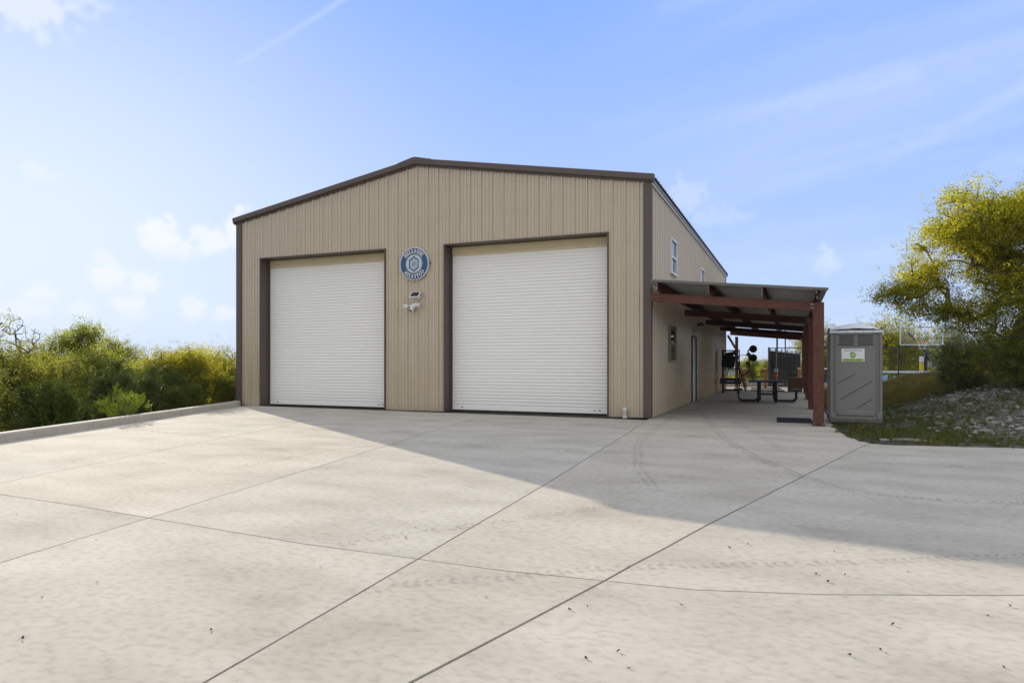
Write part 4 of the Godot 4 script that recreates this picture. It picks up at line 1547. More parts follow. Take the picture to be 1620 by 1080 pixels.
	for bl in balls:
		var b := thing("ball", bl[2], "ball", Vector3(2.26, bl[1], -16.8), 0.0, "balls in the ball stand")
		s = mb()
		var pr := []
		for k in 13: pr.append([0.112 * sin(PI * k / 12.0), -0.112 * cos(PI * k / 12.0)])
		lathe(s, pr, Vector3.ZERO, Basis(Vector3(1, 0, 0), 0.5), 20)
		build(s, "skin", M[bl[0]], b)
		s = mb()
		for k in 3:
			var ring := []
			for q in 25:
				var a := TAU * q / 24.0
				ring.append(Basis(Vector3(0.4, 1, 0.2).normalized(), k * PI / 3) * (Vector3(cos(a), sin(a), 0) * 0.1125))
			tube(s, ring, 0.005 if bl[0] != "ball_white" else 0.016, -1.0, 5, false)
		build(s, "seam", M.ball_dark if bl[0] != "ball_dark" else M.ball_white, b)
	var mt := thing("door_mat", "dark grey rubber mat on the slab by the front carport post", "mat", Vector3(3.02, 0.004, -0.62))
	s = mb()
	box(s, Vector3(0, 0.006, 0), Vector3(0.72, 0.012, 1.25), Basis(Vector3.UP, 0.03), 0.004)
	build(s, "mat", M.black_rubber, mt)
	s = mb()
	for k in 14: box(s, Vector3(0, 0.0135, -0.56 + k * 0.086), Vector3(0.66, 0.004, 0.03), Basis(Vector3.UP, 0.03))
	build(s, "rib", M.black_rubber, mt).set_meta("kind", "stuff")

# ------------------------------------------------------------------ yard behind
func chain_link(s: SurfaceTool, a: Vector3, b: Vector3, h: float, cell: float, r: float) -> void:
	# woven wire: two families of slanting wires clipped to the panel
	var ln := a.distance_to(b)
	var d := (b - a) / ln
	var n := int((ln + h) / cell)
	for k in n + 1:
		for f in [-1.0, 1.0]:
			var x0: float = k * cell - h
			var p := Vector2(x0, 0.0)
			var q := Vector2(x0 + h, h)
			if p.x < 0: p = Vector2(0, -x0)
			if q.x > ln: q = Vector2(ln, ln - x0)
			if q.x <= p.x: continue
			if f < 0:
				p.y = h - p.y
				q.y = h - q.y
			var u: Vector3 = a + d * p.x + Vector3.UP * p.y
			var v: Vector3 = a + d * q.x + Vector3.UP * q.y
			tube(s, [u, v], r, -1.0, 3, false)

func make_back_yard() -> void:
	# railing of timber posts and black balusters
	var y := -0.06
	var posts := [[-9.0, -20.75], [-6.0, -20.75], [-3.0, -20.75], [-0.9, -20.7], [0.71, -20.6], [1.70, -20.75], [3.27, -22.0]]
	var rl := thing("patio_railing", "black metal railing with capped timber posts behind the carport", "railing")
	for p in posts:
		var s := mb()
		box(s, Vector3(p[0], y + 0.49, p[1]), Vector3(0.13, 1.02, 0.13), Basis(), 0.008)
		var o := build(s, "post", M.timber, rl)
		s = mb()
		box(s, Vector3(p[0], y + 1.015, p[1]), Vector3(0.17, 0.035, 0.17), Basis(), 0.012)
		build(s, "post_cap", M.white_paint, o)
	for k in posts.size() - 1:
		var a := Vector3(posts[k][0], y, posts[k][1])
		var b := Vector3(posts[k + 1][0], y, posts[k + 1][1])
		var s := mb()
		for h in [0.12, 0.86]:
			s = mb()
			bar(s, a + Vector3(0, h, 0), b + Vector3(0, h, 0), 0.03, 0.035)
			build(s, "rail", M.black_metal, rl)
		var n := int(a.distance_to(b) / 0.125)
		for q in range(1, n):
			s = mb()
			var p := a.lerp(b, float(q) / n)
			tube(s, [p + Vector3(0, 0.12, 0), p + Vector3(0, 0.86, 0)], 0.009, -1.0, 5, false)
			build(s, "baluster", M.black_metal, rl)
	# court surface
	var s := mb()
	slab_mesh(s, PackedVector2Array([Vector2(3.0, -23.0), Vector2(24.0, -23.0), Vector2(24.0, -58.0), Vector2(3.0, -58.0)]), 0.03, 0.2)
	var court := build(s, "sports_court", M.court_green)
	tag(court, "blue and green hard court behind the chain link fence", "court", "", "structure")
	s = mb()
	slab_mesh(s, PackedVector2Array([Vector2(4.6, -25.0), Vector2(22.0, -25.0), Vector2(22.0, -56.0), Vector2(4.6, -56.0)]), 0.034, 0.003)
	build(s, "playing_area", M.court_blue, court)
	s = mb()
	for e in [[4.7, -40.0, 0.05, 30.0], [21.9, -40.0, 0.05, 30.0], [13.3, -25.1, 17.2, 0.05], [13.3, -55.9, 17.2, 0.05], [13.3, -31.0, 17.2, 0.05]]:
		box(s, Vector3(e[0], 0.039, e[1]), Vector3(e[2], 0.002, e[3]))
	build(s, "court_line", M.white_paint, court)
	# front chain link fence of the court
	var cf := thing("chain_link_fence", "tall black chain link fence across the front of the court", "fence")
	var fx := [1.85, 4.6, 7.75, 10.9, 14.0, 17.0]
	var fz := -22.6
	for x in fx:
		s = mb()
		tube(s, [Vector3(x, -0.1, fz), Vector3(x, 2.02, fz)], 0.032, -1.0, 8)
		build(s, "post", M.black_metal, cf)
	for k in fx.size() - 1:
		for h in ([2.0, 0.05] if k > 0 else [2.0, 1.58, 0.05]):
			s = mb()
			tube(s, [Vector3(fx[k], h, fz), Vector3(fx[k + 1], h, fz)], 0.024, -1.0, 6)
			build(s, "rail", M.black_metal, cf)
		s = mb()
		chain_link(s, Vector3(fx[k], 0.06, fz), Vector3(fx[k + 1], 0.06, fz), 1.9 if k > 0 else 1.5, 0.085, 0.0035)
		build(s, "wire_mesh", M.black_metal, cf)
	# side fence with privacy slats running away from the carport
	var pf := thing("privacy_slat_fence", "dark slatted chain link fence running back from the carport end", "fence")
	var fa := Vector3(1.80, 0, -22.4)
	var fb := Vector3(3.45, 0, -40.0)
	for k in 7:
		s = mb()
		var p := fa.lerp(fb, k / 6.0)
		tube(s, [p + Vector3(0, -0.1, 0), p + Vector3(0, 2.05, 0)], 0.035, -1.0, 8)
		build(s, "post", M.black_metal, pf)
	for h in [1.92, 0.08]:
		s = mb()
		tube(s, [fa + Vector3(0, h, 0), fb + Vector3(0, h, 0)], 0.022, -1.0, 6)
		build(s, "rail", M.black_metal, pf)
	var dir := (fb - fa).normalized()
	for k in 148:
		s = mb()
		var p := fa + dir * (0.12 + k * 0.118)
		box(s, p + Vector3(0, 0.98, 0), Vector3(0.012, 1.78, 0.075), Basis(Vector3.UP, atan2(dir.x, dir.z)))
		build(s, "slat", M.slat_dark, pf)
	# two slender poles rising behind the railing
	var side := ["slender black pole rising above the slatted fence, thicker of the pair", "slender black pole next to the thicker one behind the carport"]
	for k in 2:
		var pl := thing("light_pole", side[k], "pole", Vector3([2.22, 2.60][k], 0.0, [-21.95, -22.9][k]), 0.0, "poles behind the carport")
		s = mb()
		tube(s, [Vector3(0, -0.1, 0), Vector3(0, 4.2, 0)], [0.045, 0.034][k], -1.0, 10)
		build(s, "shaft", M.black_metal, pl)
		s = mb()
		lathe(s, [[0.0, 0.0], [0.10, 0.0], [0.10, 0.02], [0.05, 0.035]], Vector3.ZERO, Basis(), 14)
		build(s, "foot", M.black_metal, pl)
	# basketball hoop
	var bh := thing("basketball_hoop", "basketball backboard and hoop on a padded pole by the court", "basketball hoop", Vector3(9.36, 0.0, -26.25), -0.1)
	s = mb()
	var fr := [[Vector3(-1.05, 2.20, 0), Vector3(0.90, 2.20, 0)], [Vector3(-1.05, 3.12, 0), Vector3(0.90, 3.12, 0)], [Vector3(-1.05, 2.20, 0), Vector3(-1.05, 3.12, 0)], [Vector3(0.90, 2.20, 0), Vector3(0.90, 3.12, 0)]]
	for e in fr: bar(s, e[0], e[1], 0.055, 0.05, 0.004, Vector3.BACK)
	build(s, "board_frame", M.sign_light, bh)
	s = mb()
	box(s, Vector3(-0.075, 2.66, 0), Vector3(1.90, 0.88, 0.012))
	build(s, "backboard", M.acrylic, bh)
	s = mb()
	for e in [[Vector3(-0.32, 2.35, 0.012), Vector3(0.26, 2.35, 0.012)], [Vector3(-0.32, 2.80, 0.012), Vector3(0.26, 2.80, 0.012)], [Vector3(-0.32, 2.35, 0.012), Vector3(-0.32, 2.80, 0.012)], [Vector3(0.26, 2.35, 0.012), Vector3(0.26, 2.80, 0.012)]]:
		bar(s, e[0], e[1], 0.04, 0.006, 0.0, Vector3.BACK)
	build(s, "target_square", M.pad_yellow, bh)
	s = mb()
	bar(s, Vector3(0.35, 1.7, -1.4), Vector3(-0.7, 2.85, -0.05), 0.07, 0.07)
	bar(s, Vector3(0.35, 1.4, -1.4), Vector3(-0.1, 2.3, -0.05), 0.07, 0.07)
	tube(s, [Vector3(0.2, 0, -1.4), Vector3(0.2, 1.9, -1.4)], 0.08, -1.0, 10)
	build(s, "pole", M.black_metal, bh)
	s = mb()
	box(s, Vector3(0.0, 1.0, -1.3), Vector3(0.2, 0.5, 0.26), Basis(), 0.03)
	build(s, "pole_pad", M.pad_yellow, bh)
	s = mb()
	box(s, Vector3(0.0, 0.55, -1.3), Vector3(0.2, 0.38, 0.26), Basis(), 0.03); box(s, Vector3(0.0, 1.42, -1.3), Vector3(0.2, 0.3, 0.26), Basis(), 0.03)
	build(s, "pole_pad", M.white_paint, bh)
	s = mb()
	var ring := []
	for k in 25: ring.append(Vector3(-0.05 + cos(TAU * k / 24) * 0.23, 2.32, 0.30 + sin(TAU * k / 24) * 0.23))
	tube(s, ring, 0.012, -1.0, 6, false)
	build(s, "rim", M.ball_red, bh)
	s = mb()
	for k in 12:
		var a := TAU * k / 12
		tube(s, [Vector3(-0.05 + cos(a) * 0.23, 2.31, 0.30 + sin(a) * 0.23), Vector3(-0.05 + cos(a + 0.5) * 0.14, 1.95, 0.30 + sin(a + 0.5) * 0.14)], 0.005, -1.0, 4, false)
		tube(s, [Vector3(-0.05 + cos(a) * 0.23, 2.31, 0.30 + sin(a) * 0.23), Vector3(-0.05 + cos(a - 0.5) * 0.14, 1.95, 0.30 + sin(a - 0.5) * 0.14)], 0.005, -1.0, 4, false)
	build(s, "net", M.goal_net, bh)
	# court net
	var cn := thing("court_net", "low court net with a white top band behind the fence", "net", Vector3(8.0, 0.03, -27.3))
	s = mb()
	box(s, Vector3(0, 0.70, 0), Vector3(4.6, 0.11, 0.02))
	build(s, "top_band", M.white_paint, cn)
	s = mb()
	chain_link(s, Vector3(-2.3, 0.02, 0), Vector3(2.3, 0.02, 0), 0.64, 0.07, 0.003)
	build(s, "mesh", M.black_metal, cn)
	for e in [-2.32, 2.32]:
		s = mb()
		tube(s, [Vector3(e, 0, 0), Vector3(e, 0.78, 0)], 0.04, -1.0, 8)
		build(s, "post", M.black_metal, cn)
	# small goal between the carport posts and the toilet
	var gl := thing("small_goal", "small white goal frame with net on the grass past the carport", "goal", Vector3(4.75, 0.0, -14.4), 0.5)
	s = mb()
	for e in [[Vector3(-0.8, 0.03, 0), Vector3(-0.8, 1.0, 0)], [Vector3(0.8, 0.03, 0), Vector3(0.8, 1.0, 0)], [Vector3(-0.8, 1.0, 0), Vector3(0.8, 1.0, 0)], [Vector3(-0.8, 1.0, 0), Vector3(-0.8, 0.03, -0.7)], [Vector3(0.8, 1.0, 0), Vector3(0.8, 0.03, -0.7)], [Vector3(-0.8, 0.03, -0.7), Vector3(0.8, 0.03, -0.7)]]:
		tube(s, e, 0.035, -1.0, 8)
	build(s, "frame", M.white_paint, gl)
	s = mb()
	for k in 15: tube(s, [Vector3(-0.75 + k * 0.107, 1.0, -0.02), Vector3(-0.75 + k * 0.107, 0.03, -0.7)], 0.004, -1.0, 3, false)
	for k in 9: tube(s, [Vector3(-0.8, 0.95 - k * 0.11, -0.05 - k * 0.075), Vector3(0.8, 0.95 - k * 0.11, -0.05 - k * 0.075)], 0.004, -1.0, 3, false)
	build(s, "net", M.goal_net, gl)

# ------------------------------------------------------------------ trees
func ell(x: float, y: float, z: float, rx: float, ry := -1.0, rz := -1.0) -> Array:
	return [Vector3(x, y, z), Vector3(rx, ry if ry > 0 else rx * 0.8, rz if rz > 0 else rx)]

func on_ground(x: float, z: float) -> Vector3:
	return Vector3(x, ground_h(x, z) - 0.04, z)

func make_trees() -> void:
	var olive := [Color(0.15, 0.17, 0.045), Color(0.40, 0.40, 0.10)]
	var gold := [Color(0.21, 0.22, 0.035), Color(0.52, 0.47, 0.07)]
	var leafy := [Color(0.15, 0.19, 0.035), Color(0.42, 0.44, 0.08)]
	var dark := [Color(0.09, 0.105, 0.035), Color(0.22, 0.24, 0.07)]
	var grp := "scrub trees beyond the kerb"
	# [x, z, height above own base, lobes as offsets around the top, tint, tips, label]
	grow("oak_tree", "big loose oak whose crown leaves the frame beside the kerb", "tree", grp, on_ground(-17.6, 4.6), [ell(0, 3.6, 0, 1.5, 1.1), ell(-1.2, 2.6, 0.5, 1.6), ell(0.9, 2.3, 0.4, 1.1, 0.9)], Vector3(-0.2, 1.5, 0), 0.14, 150, 26, 0.15, "oak", olive, 101)
	grow("dead_tree", "bare dead tree with forked twigs rising above the oaks by the kerb", "tree", grp, on_ground(-19.6, 1.6), [ell(0, 3.9, 0, 0.6, 0.75), ell(0.4, 3.1, 0.3, 0.7), ell(-0.4, 2.9, 0, 0.7)], Vector3(0.1, 2.2, 0), 0.075, 260, 0, 0.15, "oak", olive, 102)
	grow("oak_tree", "tall dark oak with an upswept flat crown above the scrub", "tree", grp, on_ground(-20.4, -0.4), [ell(0.3, 3.85, 0, 0.8, 0.6), ell(-0.7, 3.1, 0.2, 0.7, 0.55), ell(0.95, 4.15, 0, 0.55, 0.35), ell(0, 2.0, 0.3, 1.3)], Vector3(0.1, 1.7, 0), 0.15, 140, 24, 0.15, "oak", leafy, 103)
	grow("oak_tree", "mid height oak with thin open top next to the tallest oak", "tree", grp, on_ground(-21.6, -3.2), [ell(0, 3.75, 0, 0.7, 0.45), ell(0.9, 3.3, 0.2, 0.7, 0.45), ell(-0.7, 2.7, 0, 0.8, 0.6), ell(0.1, 1.8, 0.2, 1.4)], Vector3(0, 1.5, 0), 0.14, 130, 24, 0.15, "oak", olive, 104, 0.1)
	grow("oak_tree", "lower rounded oak in the middle of the scrub with sparse tips", "tree", grp, on_ground(-20.6, -5.3), [ell(-0.2, 2.75, 0, 0.8, 0.5), ell(-0.9, 2.3, 0, 0.9, 0.6), ell(0.9, 1.8, 0.3, 0.9, 0.6), ell(0, 1.3, 0.4, 1.2, 0.8)], Vector3(0, 1.2, 0), 0.12, 130, 24, 0.15, "oak", leafy, 105, 0.12)
	grow("dead_tree", "small leafless tree with crooked limbs against the sky near the building", "tree", grp, on_ground(-20.4, -7.6), [ell(-0.4, 3.2, 0, 0.6, 0.5), ell(0.5, 3.3, 0, 0.6, 0.5), ell(0, 2.4, 0.2, 0.6)], Vector3(0, 1.6, 0), 0.08, 130, 0, 0.15, "oak", olive, 106)
	grow("oak_tree", "golden green oak against the corner of the building", "tree", grp, on_ground(-18.2, -4.6), [ell(0.2, 2.9, 0, 1.1, 0.7), ell(-0.9, 2.4, 0, 1.1, 0.8), ell(1.0, 2.3, 0.2, 1.0, 0.8), ell(0.2, 1.5, 0.6, 1.4, 1.0)], Vector3(0, 1.1, 0), 0.13, 170, 26, 0.15, "oak", gold, 107)
	grow("oak_tree", "golden oak behind the junipers a little away from the building corner", "tree", grp, on_ground(-18.6, -1.6), [ell(0.2, 2.2, 0, 1.0, 0.6), ell(-0.9, 1.6, 0.2, 0.9, 0.6), ell(0.9, 1.8, 0.3, 1.0, 0.7), ell(0, 1.2, 0.5, 1.3)], Vector3(0, 1.0, 0), 0.12, 150, 26, 0.14, "oak", gold, 108)
	grow("oak_tree", "yellow green spreading oak in the centre of the scrub", "tree", grp, on_ground(-16.9, 0.6), [ell(0, 2.5, 0, 1.2, 0.7), ell(-1.0, 2.1, 0.3, 1.1), ell(1.0, 1.9, 0.2, 1.1), ell(0, 1.2, 0.6, 1.4)], Vector3(0, 1.0, 0), 0.12, 170, 26, 0.14, "oak", leafy, 109)
	grow("oak_tree", "pale leaved oak in front of the dead tree", "tree", grp, on_ground(-16.4, 3.0), [ell(0, 2.7, 0, 1.1, 0.7), ell(-0.9, 2.2, 0.3, 1.1), ell(0.9, 2.0, 0.2, 1.0), ell(0, 1.3, 0.6, 1.4)], Vector3(0, 1.0, 0), 0.12, 160, 26, 0.14, "oak", olive, 110)
	grow("oak_tree", "dense shady oak nearest the frame edge beyond the kerb", "tree", grp, on_ground(-13.9, 6.6), [ell(0, 2.4, 0, 1.1, 0.7), ell(-0.9, 1.9, 0.3, 1.2), ell(0.7, 1.7, 0.3, 0.9), ell(0, 1.0, 0.6, 1.2)], Vector3(0, 0.9, 0), 0.12, 160, 28, 0.13, "oak", dark, 111)
	grow("oak_tree", "scrubby olive oak rooted between the junipers and the kerb", "tree", grp, on_ground(-15.2, -0.6), [ell(0, 1.9, 0, 1.0, 0.6), ell(-0.7, 1.5, 0.3, 0.9), ell(0.8, 1.5, 0.2, 0.9)], Vector3(0, 0.8, 0), 0.10, 120, 26, 0.13, "oak", gold, 112)
	for k in 9:
		var p: Array = [[-26, 6], [-28, 1], [-27, -4], [-26, -9], [-24.5, -12], [-33, -2], [-35, -10], [-24, 9], [-31, 8]][k]
		grow("oak_tree", ["distant oak behind the frame edge oaks", "distant oak showing between the dead tree and the tall oak", "distant oak behind the open topped oak", "distant oak under the bare crooked tree", "distant oak close to the building's edge", "far oak low on the slope beyond the tall oak", "far oak lowest on the slope near the hills", "far oak at the frame's edge on the slope", "far oak on the slope behind the big loose oak"][k], "tree", grp, on_ground(p[0], p[1]), [ell(0, 2.3, 0, 1.4, 0.8), ell(-1.1, 1.8, 0, 1.3), ell(1.1, 1.7, 0.2, 1.3)], Vector3(0, 1.0, 0), 0.14, 110, 18, 0.19, "oak", [olive, leafy, gold][k % 3], 120 + k)
	var jun := [Color(0.06, 0.08, 0.024), Color(0.17, 0.19, 0.045)]
	var junb := [Color(0.14, 0.19, 0.016), Color(0.34, 0.37, 0.03)]
	var jg := "junipers along the kerb"
	juniper("juniper_shrub", "wide dark juniper mound in the middle of the kerb line", jg, on_ground(-13.6, 2.6), 1.5, 2.05, 900, 0.34, jun, 201, 9)
	juniper("juniper_shrub", "dark rounded juniper beside the wide one, towards the building", jg, on_ground(-14.2, 0.4), 1.2, 1.75, 700, 0.33, jun, 202, 8)
	juniper("juniper_shrub", "feathery green juniper in front of the shady oak by the kerb", jg, on_ground(-12.0, 5.6), 1.0, 1.35, 620, 0.30, [Color(0.06, 0.082, 0.014), Color(0.15, 0.18, 0.026)], 203, 8)
	juniper("juniper_shrub", "low dark juniper at the frame edge against the kerb", jg, on_ground(-10.9, 7.9), 0.85, 1.0, 520, 0.27, jun, 204, 7)
	juniper("young_juniper", "bright lime young juniper sprouting over the kerb", jg, on_ground(-10.75, 4.85) + Vector3(0, 0.05, 0), 0.85, 0.72, 110, 0.20, junb, 205, 9)
	juniper("juniper_shrub", "fresh green juniper touching the building corner", jg, on_ground(-13.3, -0.9), 0.85, 1.25, 520, 0.28, [Color(0.08, 0.10, 0.014), Color(0.20, 0.22, 0.026)], 206, 8)
	juniper("juniper_shrub", "small green juniper against the kerb near its building end", jg, on_ground(-12.8, 1.3), 0.7, 0.95, 420, 0.26, [Color(0.07, 0.09, 0.014), Color(0.18, 0.20, 0.026)], 207, 7)
	juniper("juniper_shrub", "dark juniper filling the gap behind the feathery one", jg, on_ground(-13.2, 4.6), 1.1, 1.6, 620, 0.31, jun, 208, 8)
	# the big oak on the bank and what grows under it
	var bank := "trees and shrubs on the stony bank"
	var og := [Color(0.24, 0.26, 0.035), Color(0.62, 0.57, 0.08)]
	grow("live_oak", "big golden green oak leaning over the stony bank", "tree", bank, on_ground(8.6, -5.2),
		[ell(-0.9, 4.3, 0.2, 1.5, 0.85, 1.3), ell(0.6, 4.5, 0, 1.6, 1.0, 1.5), ell(-1.7, 3.6, 0.3, 1.0, 0.6, 1.0), ell(-2.4, 2.75, 0.5, 1.0, 0.42, 0.9), ell(-1.1, 3.1, 0.2, 1.2, 0.6, 1.2), ell(0.4, 3.3, 0.4, 1.5, 0.9, 1.4), ell(1.8, 3.9, 0, 1.6, 1.2, 1.5), ell(-3.2, 2.35, 0.6, 0.7, 0.28, 0.5), ell(-2.3, 1.95, 0.7, 0.9, 0.3, 0.6), ell(-1.5, 1.7, 0.6, 0.9, 0.5, 0.7), ell(1.0, 5.3, 0.2, 0.8, 0.4, 0.8), ell(0.9, 2.5, 0.9, 1.3, 0.8, 1.0), ell(-0.5, 2.3, 0.8, 0.9, 0.5, 0.8)],
		Vector3(-0.35, 1.35, 0.2), 0.21, 1000, 23, 0.130, "oak", og, 301, 0.03, 0.18, -0.13)
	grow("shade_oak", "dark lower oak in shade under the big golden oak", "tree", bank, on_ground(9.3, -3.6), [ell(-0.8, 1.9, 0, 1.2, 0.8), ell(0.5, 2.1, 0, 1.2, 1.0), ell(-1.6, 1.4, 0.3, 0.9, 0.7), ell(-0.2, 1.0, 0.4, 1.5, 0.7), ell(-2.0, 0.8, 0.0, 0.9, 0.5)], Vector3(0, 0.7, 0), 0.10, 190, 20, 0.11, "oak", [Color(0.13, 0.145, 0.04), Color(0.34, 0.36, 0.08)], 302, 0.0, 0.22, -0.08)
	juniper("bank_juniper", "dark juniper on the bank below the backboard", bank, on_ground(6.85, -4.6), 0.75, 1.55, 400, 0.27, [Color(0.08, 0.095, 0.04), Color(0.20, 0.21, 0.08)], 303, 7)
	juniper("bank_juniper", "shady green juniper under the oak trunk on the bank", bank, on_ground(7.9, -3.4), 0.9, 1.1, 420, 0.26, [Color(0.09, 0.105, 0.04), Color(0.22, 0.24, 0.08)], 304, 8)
	juniper("bank_juniper", "broad juniper at the frame's edge low on the bank", bank, on_ground(8.6, -2.0), 0.85, 0.9, 400, 0.25, [Color(0.09, 0.11, 0.04), Color(0.24, 0.26, 0.08)], 305, 8)
	# trees past the railing and past the court
	var bg := "trees beyond the railing and court"
	var backs := [
		[0.3, -36.0, 1.7, leafy, "yellow green bush behind the railing next to the training machine"], [1.6, -34.0, 1.5, olive, "olive bush behind the railing by the slatted fence"], [-1.5, -33.0, 1.9, olive, "bushy tree behind the railing near the side wall end"], [-4.0, -38.0, 3.0, gold, "golden tree behind the railing hidden by the building"],
		[4.4, -29.5, 1.7, [Color(0.12, 0.17, 0.015), Color(0.26, 0.28, 0.02)], "lime green bush seen past the slatted fence"], [5.6, -62.0, 5.0, olive, "tall olive tree past the court behind the last carport post"], [9.0, -64.0, 4.6, leafy, "tree past the court just clear of the toilet"],
		[8.4, -30.8, 4.1, gold, "golden tree beside the toilet behind the backboard"], [13.0, -63.0, 4.4, dark, "dark tree past the court under the backboard"], [17.0, -61.0, 4.6, dark, "dark tree past the court behind the bank junipers"], [21.0, -60.0, 5.0, olive, "olive tree past the court furthest along the bank"], [11.0, -66.0, 4.0, dark, "dusky tree past the court between two taller ones"], [25.5, -50.0, 5.0, olive, "olive tree beside the far side of the court"], [-0.2, -44.0, 2.0, dark, "dark bush on the slope behind the yellow green one"]]
	for k in backs.size():
		var b: Array = backs[k]
		var h: float = b[2]
		grow("background_tree", b[4], "tree", bg, on_ground(b[0], b[1]), [ell(0, h * 0.72, 0, h * 0.36, h * 0.28), ell(-h * 0.25, h * 0.5, 0, h * 0.33, h * 0.27), ell(h * 0.26, h * 0.5, 0, h * 0.33, h * 0.27), ell(0, h * 0.3, h * 0.1, h * 0.4, h * 0.25)], Vector3(0, h * 0.25, 0), 0.03 * h, 120, 22, 0.045 * h + 0.06, "oak", b[3], 400 + k, 0.0, 0.10 * h)
	# far scrub woodland down the slopes
	var cr := leaf_mesh(260, 0.34, 0.30, 0.62, 31)
	var places := []
	var r := RandomNumberGenerator.new()
	r.seed = 88
	for k in 5200:
		var a := deg_to_rad(r.randf_range(-115.0, 40.0))
		var d := 46.0 * pow(16.0, r.randf())
		var x := -4.0 + sin(a) * d
		var z := -16.0 - cos(a) * d
		if x > -3.0 and x < 30.0 and z > -72.0: continue
		if x > -22.0 and z > -30.0: continue
		var sz := r.randf_range(1.5, 2.9)
		var c: Color = dark[1].lerp([olive, leafy, gold][k % 3][1], r.randf() * 0.8)
		places.append([Transform3D(Basis(Vector3.UP, r.randf() * TAU).scaled(Vector3(sz, sz * 0.8, sz)), Vector3(x, ground_h(x, z) + sz * 0.45, z)), c])
	var wd := crown_copies("woodland", cr, places, M.oak_leaf, null)
	tag(wd, "scrub woodland covering the slopes far behind the building", "woodland", "", "stuff")

# ------------------------------------------------------------------ the stony bank
func blade_mesh(seed_: int) -> ArrayMesh:
	var r := RandomNumberGenerator.new()
	r.seed = seed_
	var s := mb()
	for k in 11:
		var a := r.randf() * TAU
		var o := Vector3(cos(a), 0, sin(a)) * r.randf() * 0.35
		var lean := Vector3(cos(a), 0, sin(a)) * r.randf_range(0.1, 0.75)
		var h := r.randf_range(0.5, 1.0)
		var w := Vector3(-sin(a), 0, cos(a)) * 0.035
		var m := o + lean * 0.35 + Vector3(0, h * 0.6, 0)
		var t := o + lean + Vector3(0, h, 0)
		for p in [o - w, m, o + w, o + w, m, m + w, m, t, m + w * 0.8]:
			s.add_vertex(p)
	s.generate_normals()
	return s.commit()

func rock_mesh(seed_: int, flat_ := 0.5) -> ArrayMesh:
	var r := RandomNumberGenerator.new()
	r.seed = seed_
	var s := mb()
	var n := 7
	var rings := []
	for k in 4:
		var ring := []
		var y: float = [-0.5, 0.05, 0.4, 0.5][k]
		var w: float = [0.75, 1.0, 0.8, 0.45][k]
		for i in n:
			var a: float = TAU * i / n + r.randf_range(-0.2, 0.2)
			var q := w * r.randf_range(0.75, 1.1)
			ring.append(Vector3(cos(a) * q, y * flat_ * r.randf_range(0.85, 1.1), sin(a) * q * 0.8) * 0.5)
		rings.append(ring)
	for k in 3:
		for i in n:
			var j := (i + 1) % n
			quad(s, rings[k][j], rings[k][i], rings[k + 1][i], rings[k + 1][j])
	for i in range(1, n - 1):
		for p in [rings[3][0], rings[3][i], rings[3][i + 1]]: s.add_vertex(p)
	s.generate_normals()
	return s.commit()

func patchy(x: float, z: float) -> float:
	return clampf(lump.get_noise_2d(x * 60.0, z * 60.0) * 2.0 + 0.5, 0.0, 1.6)

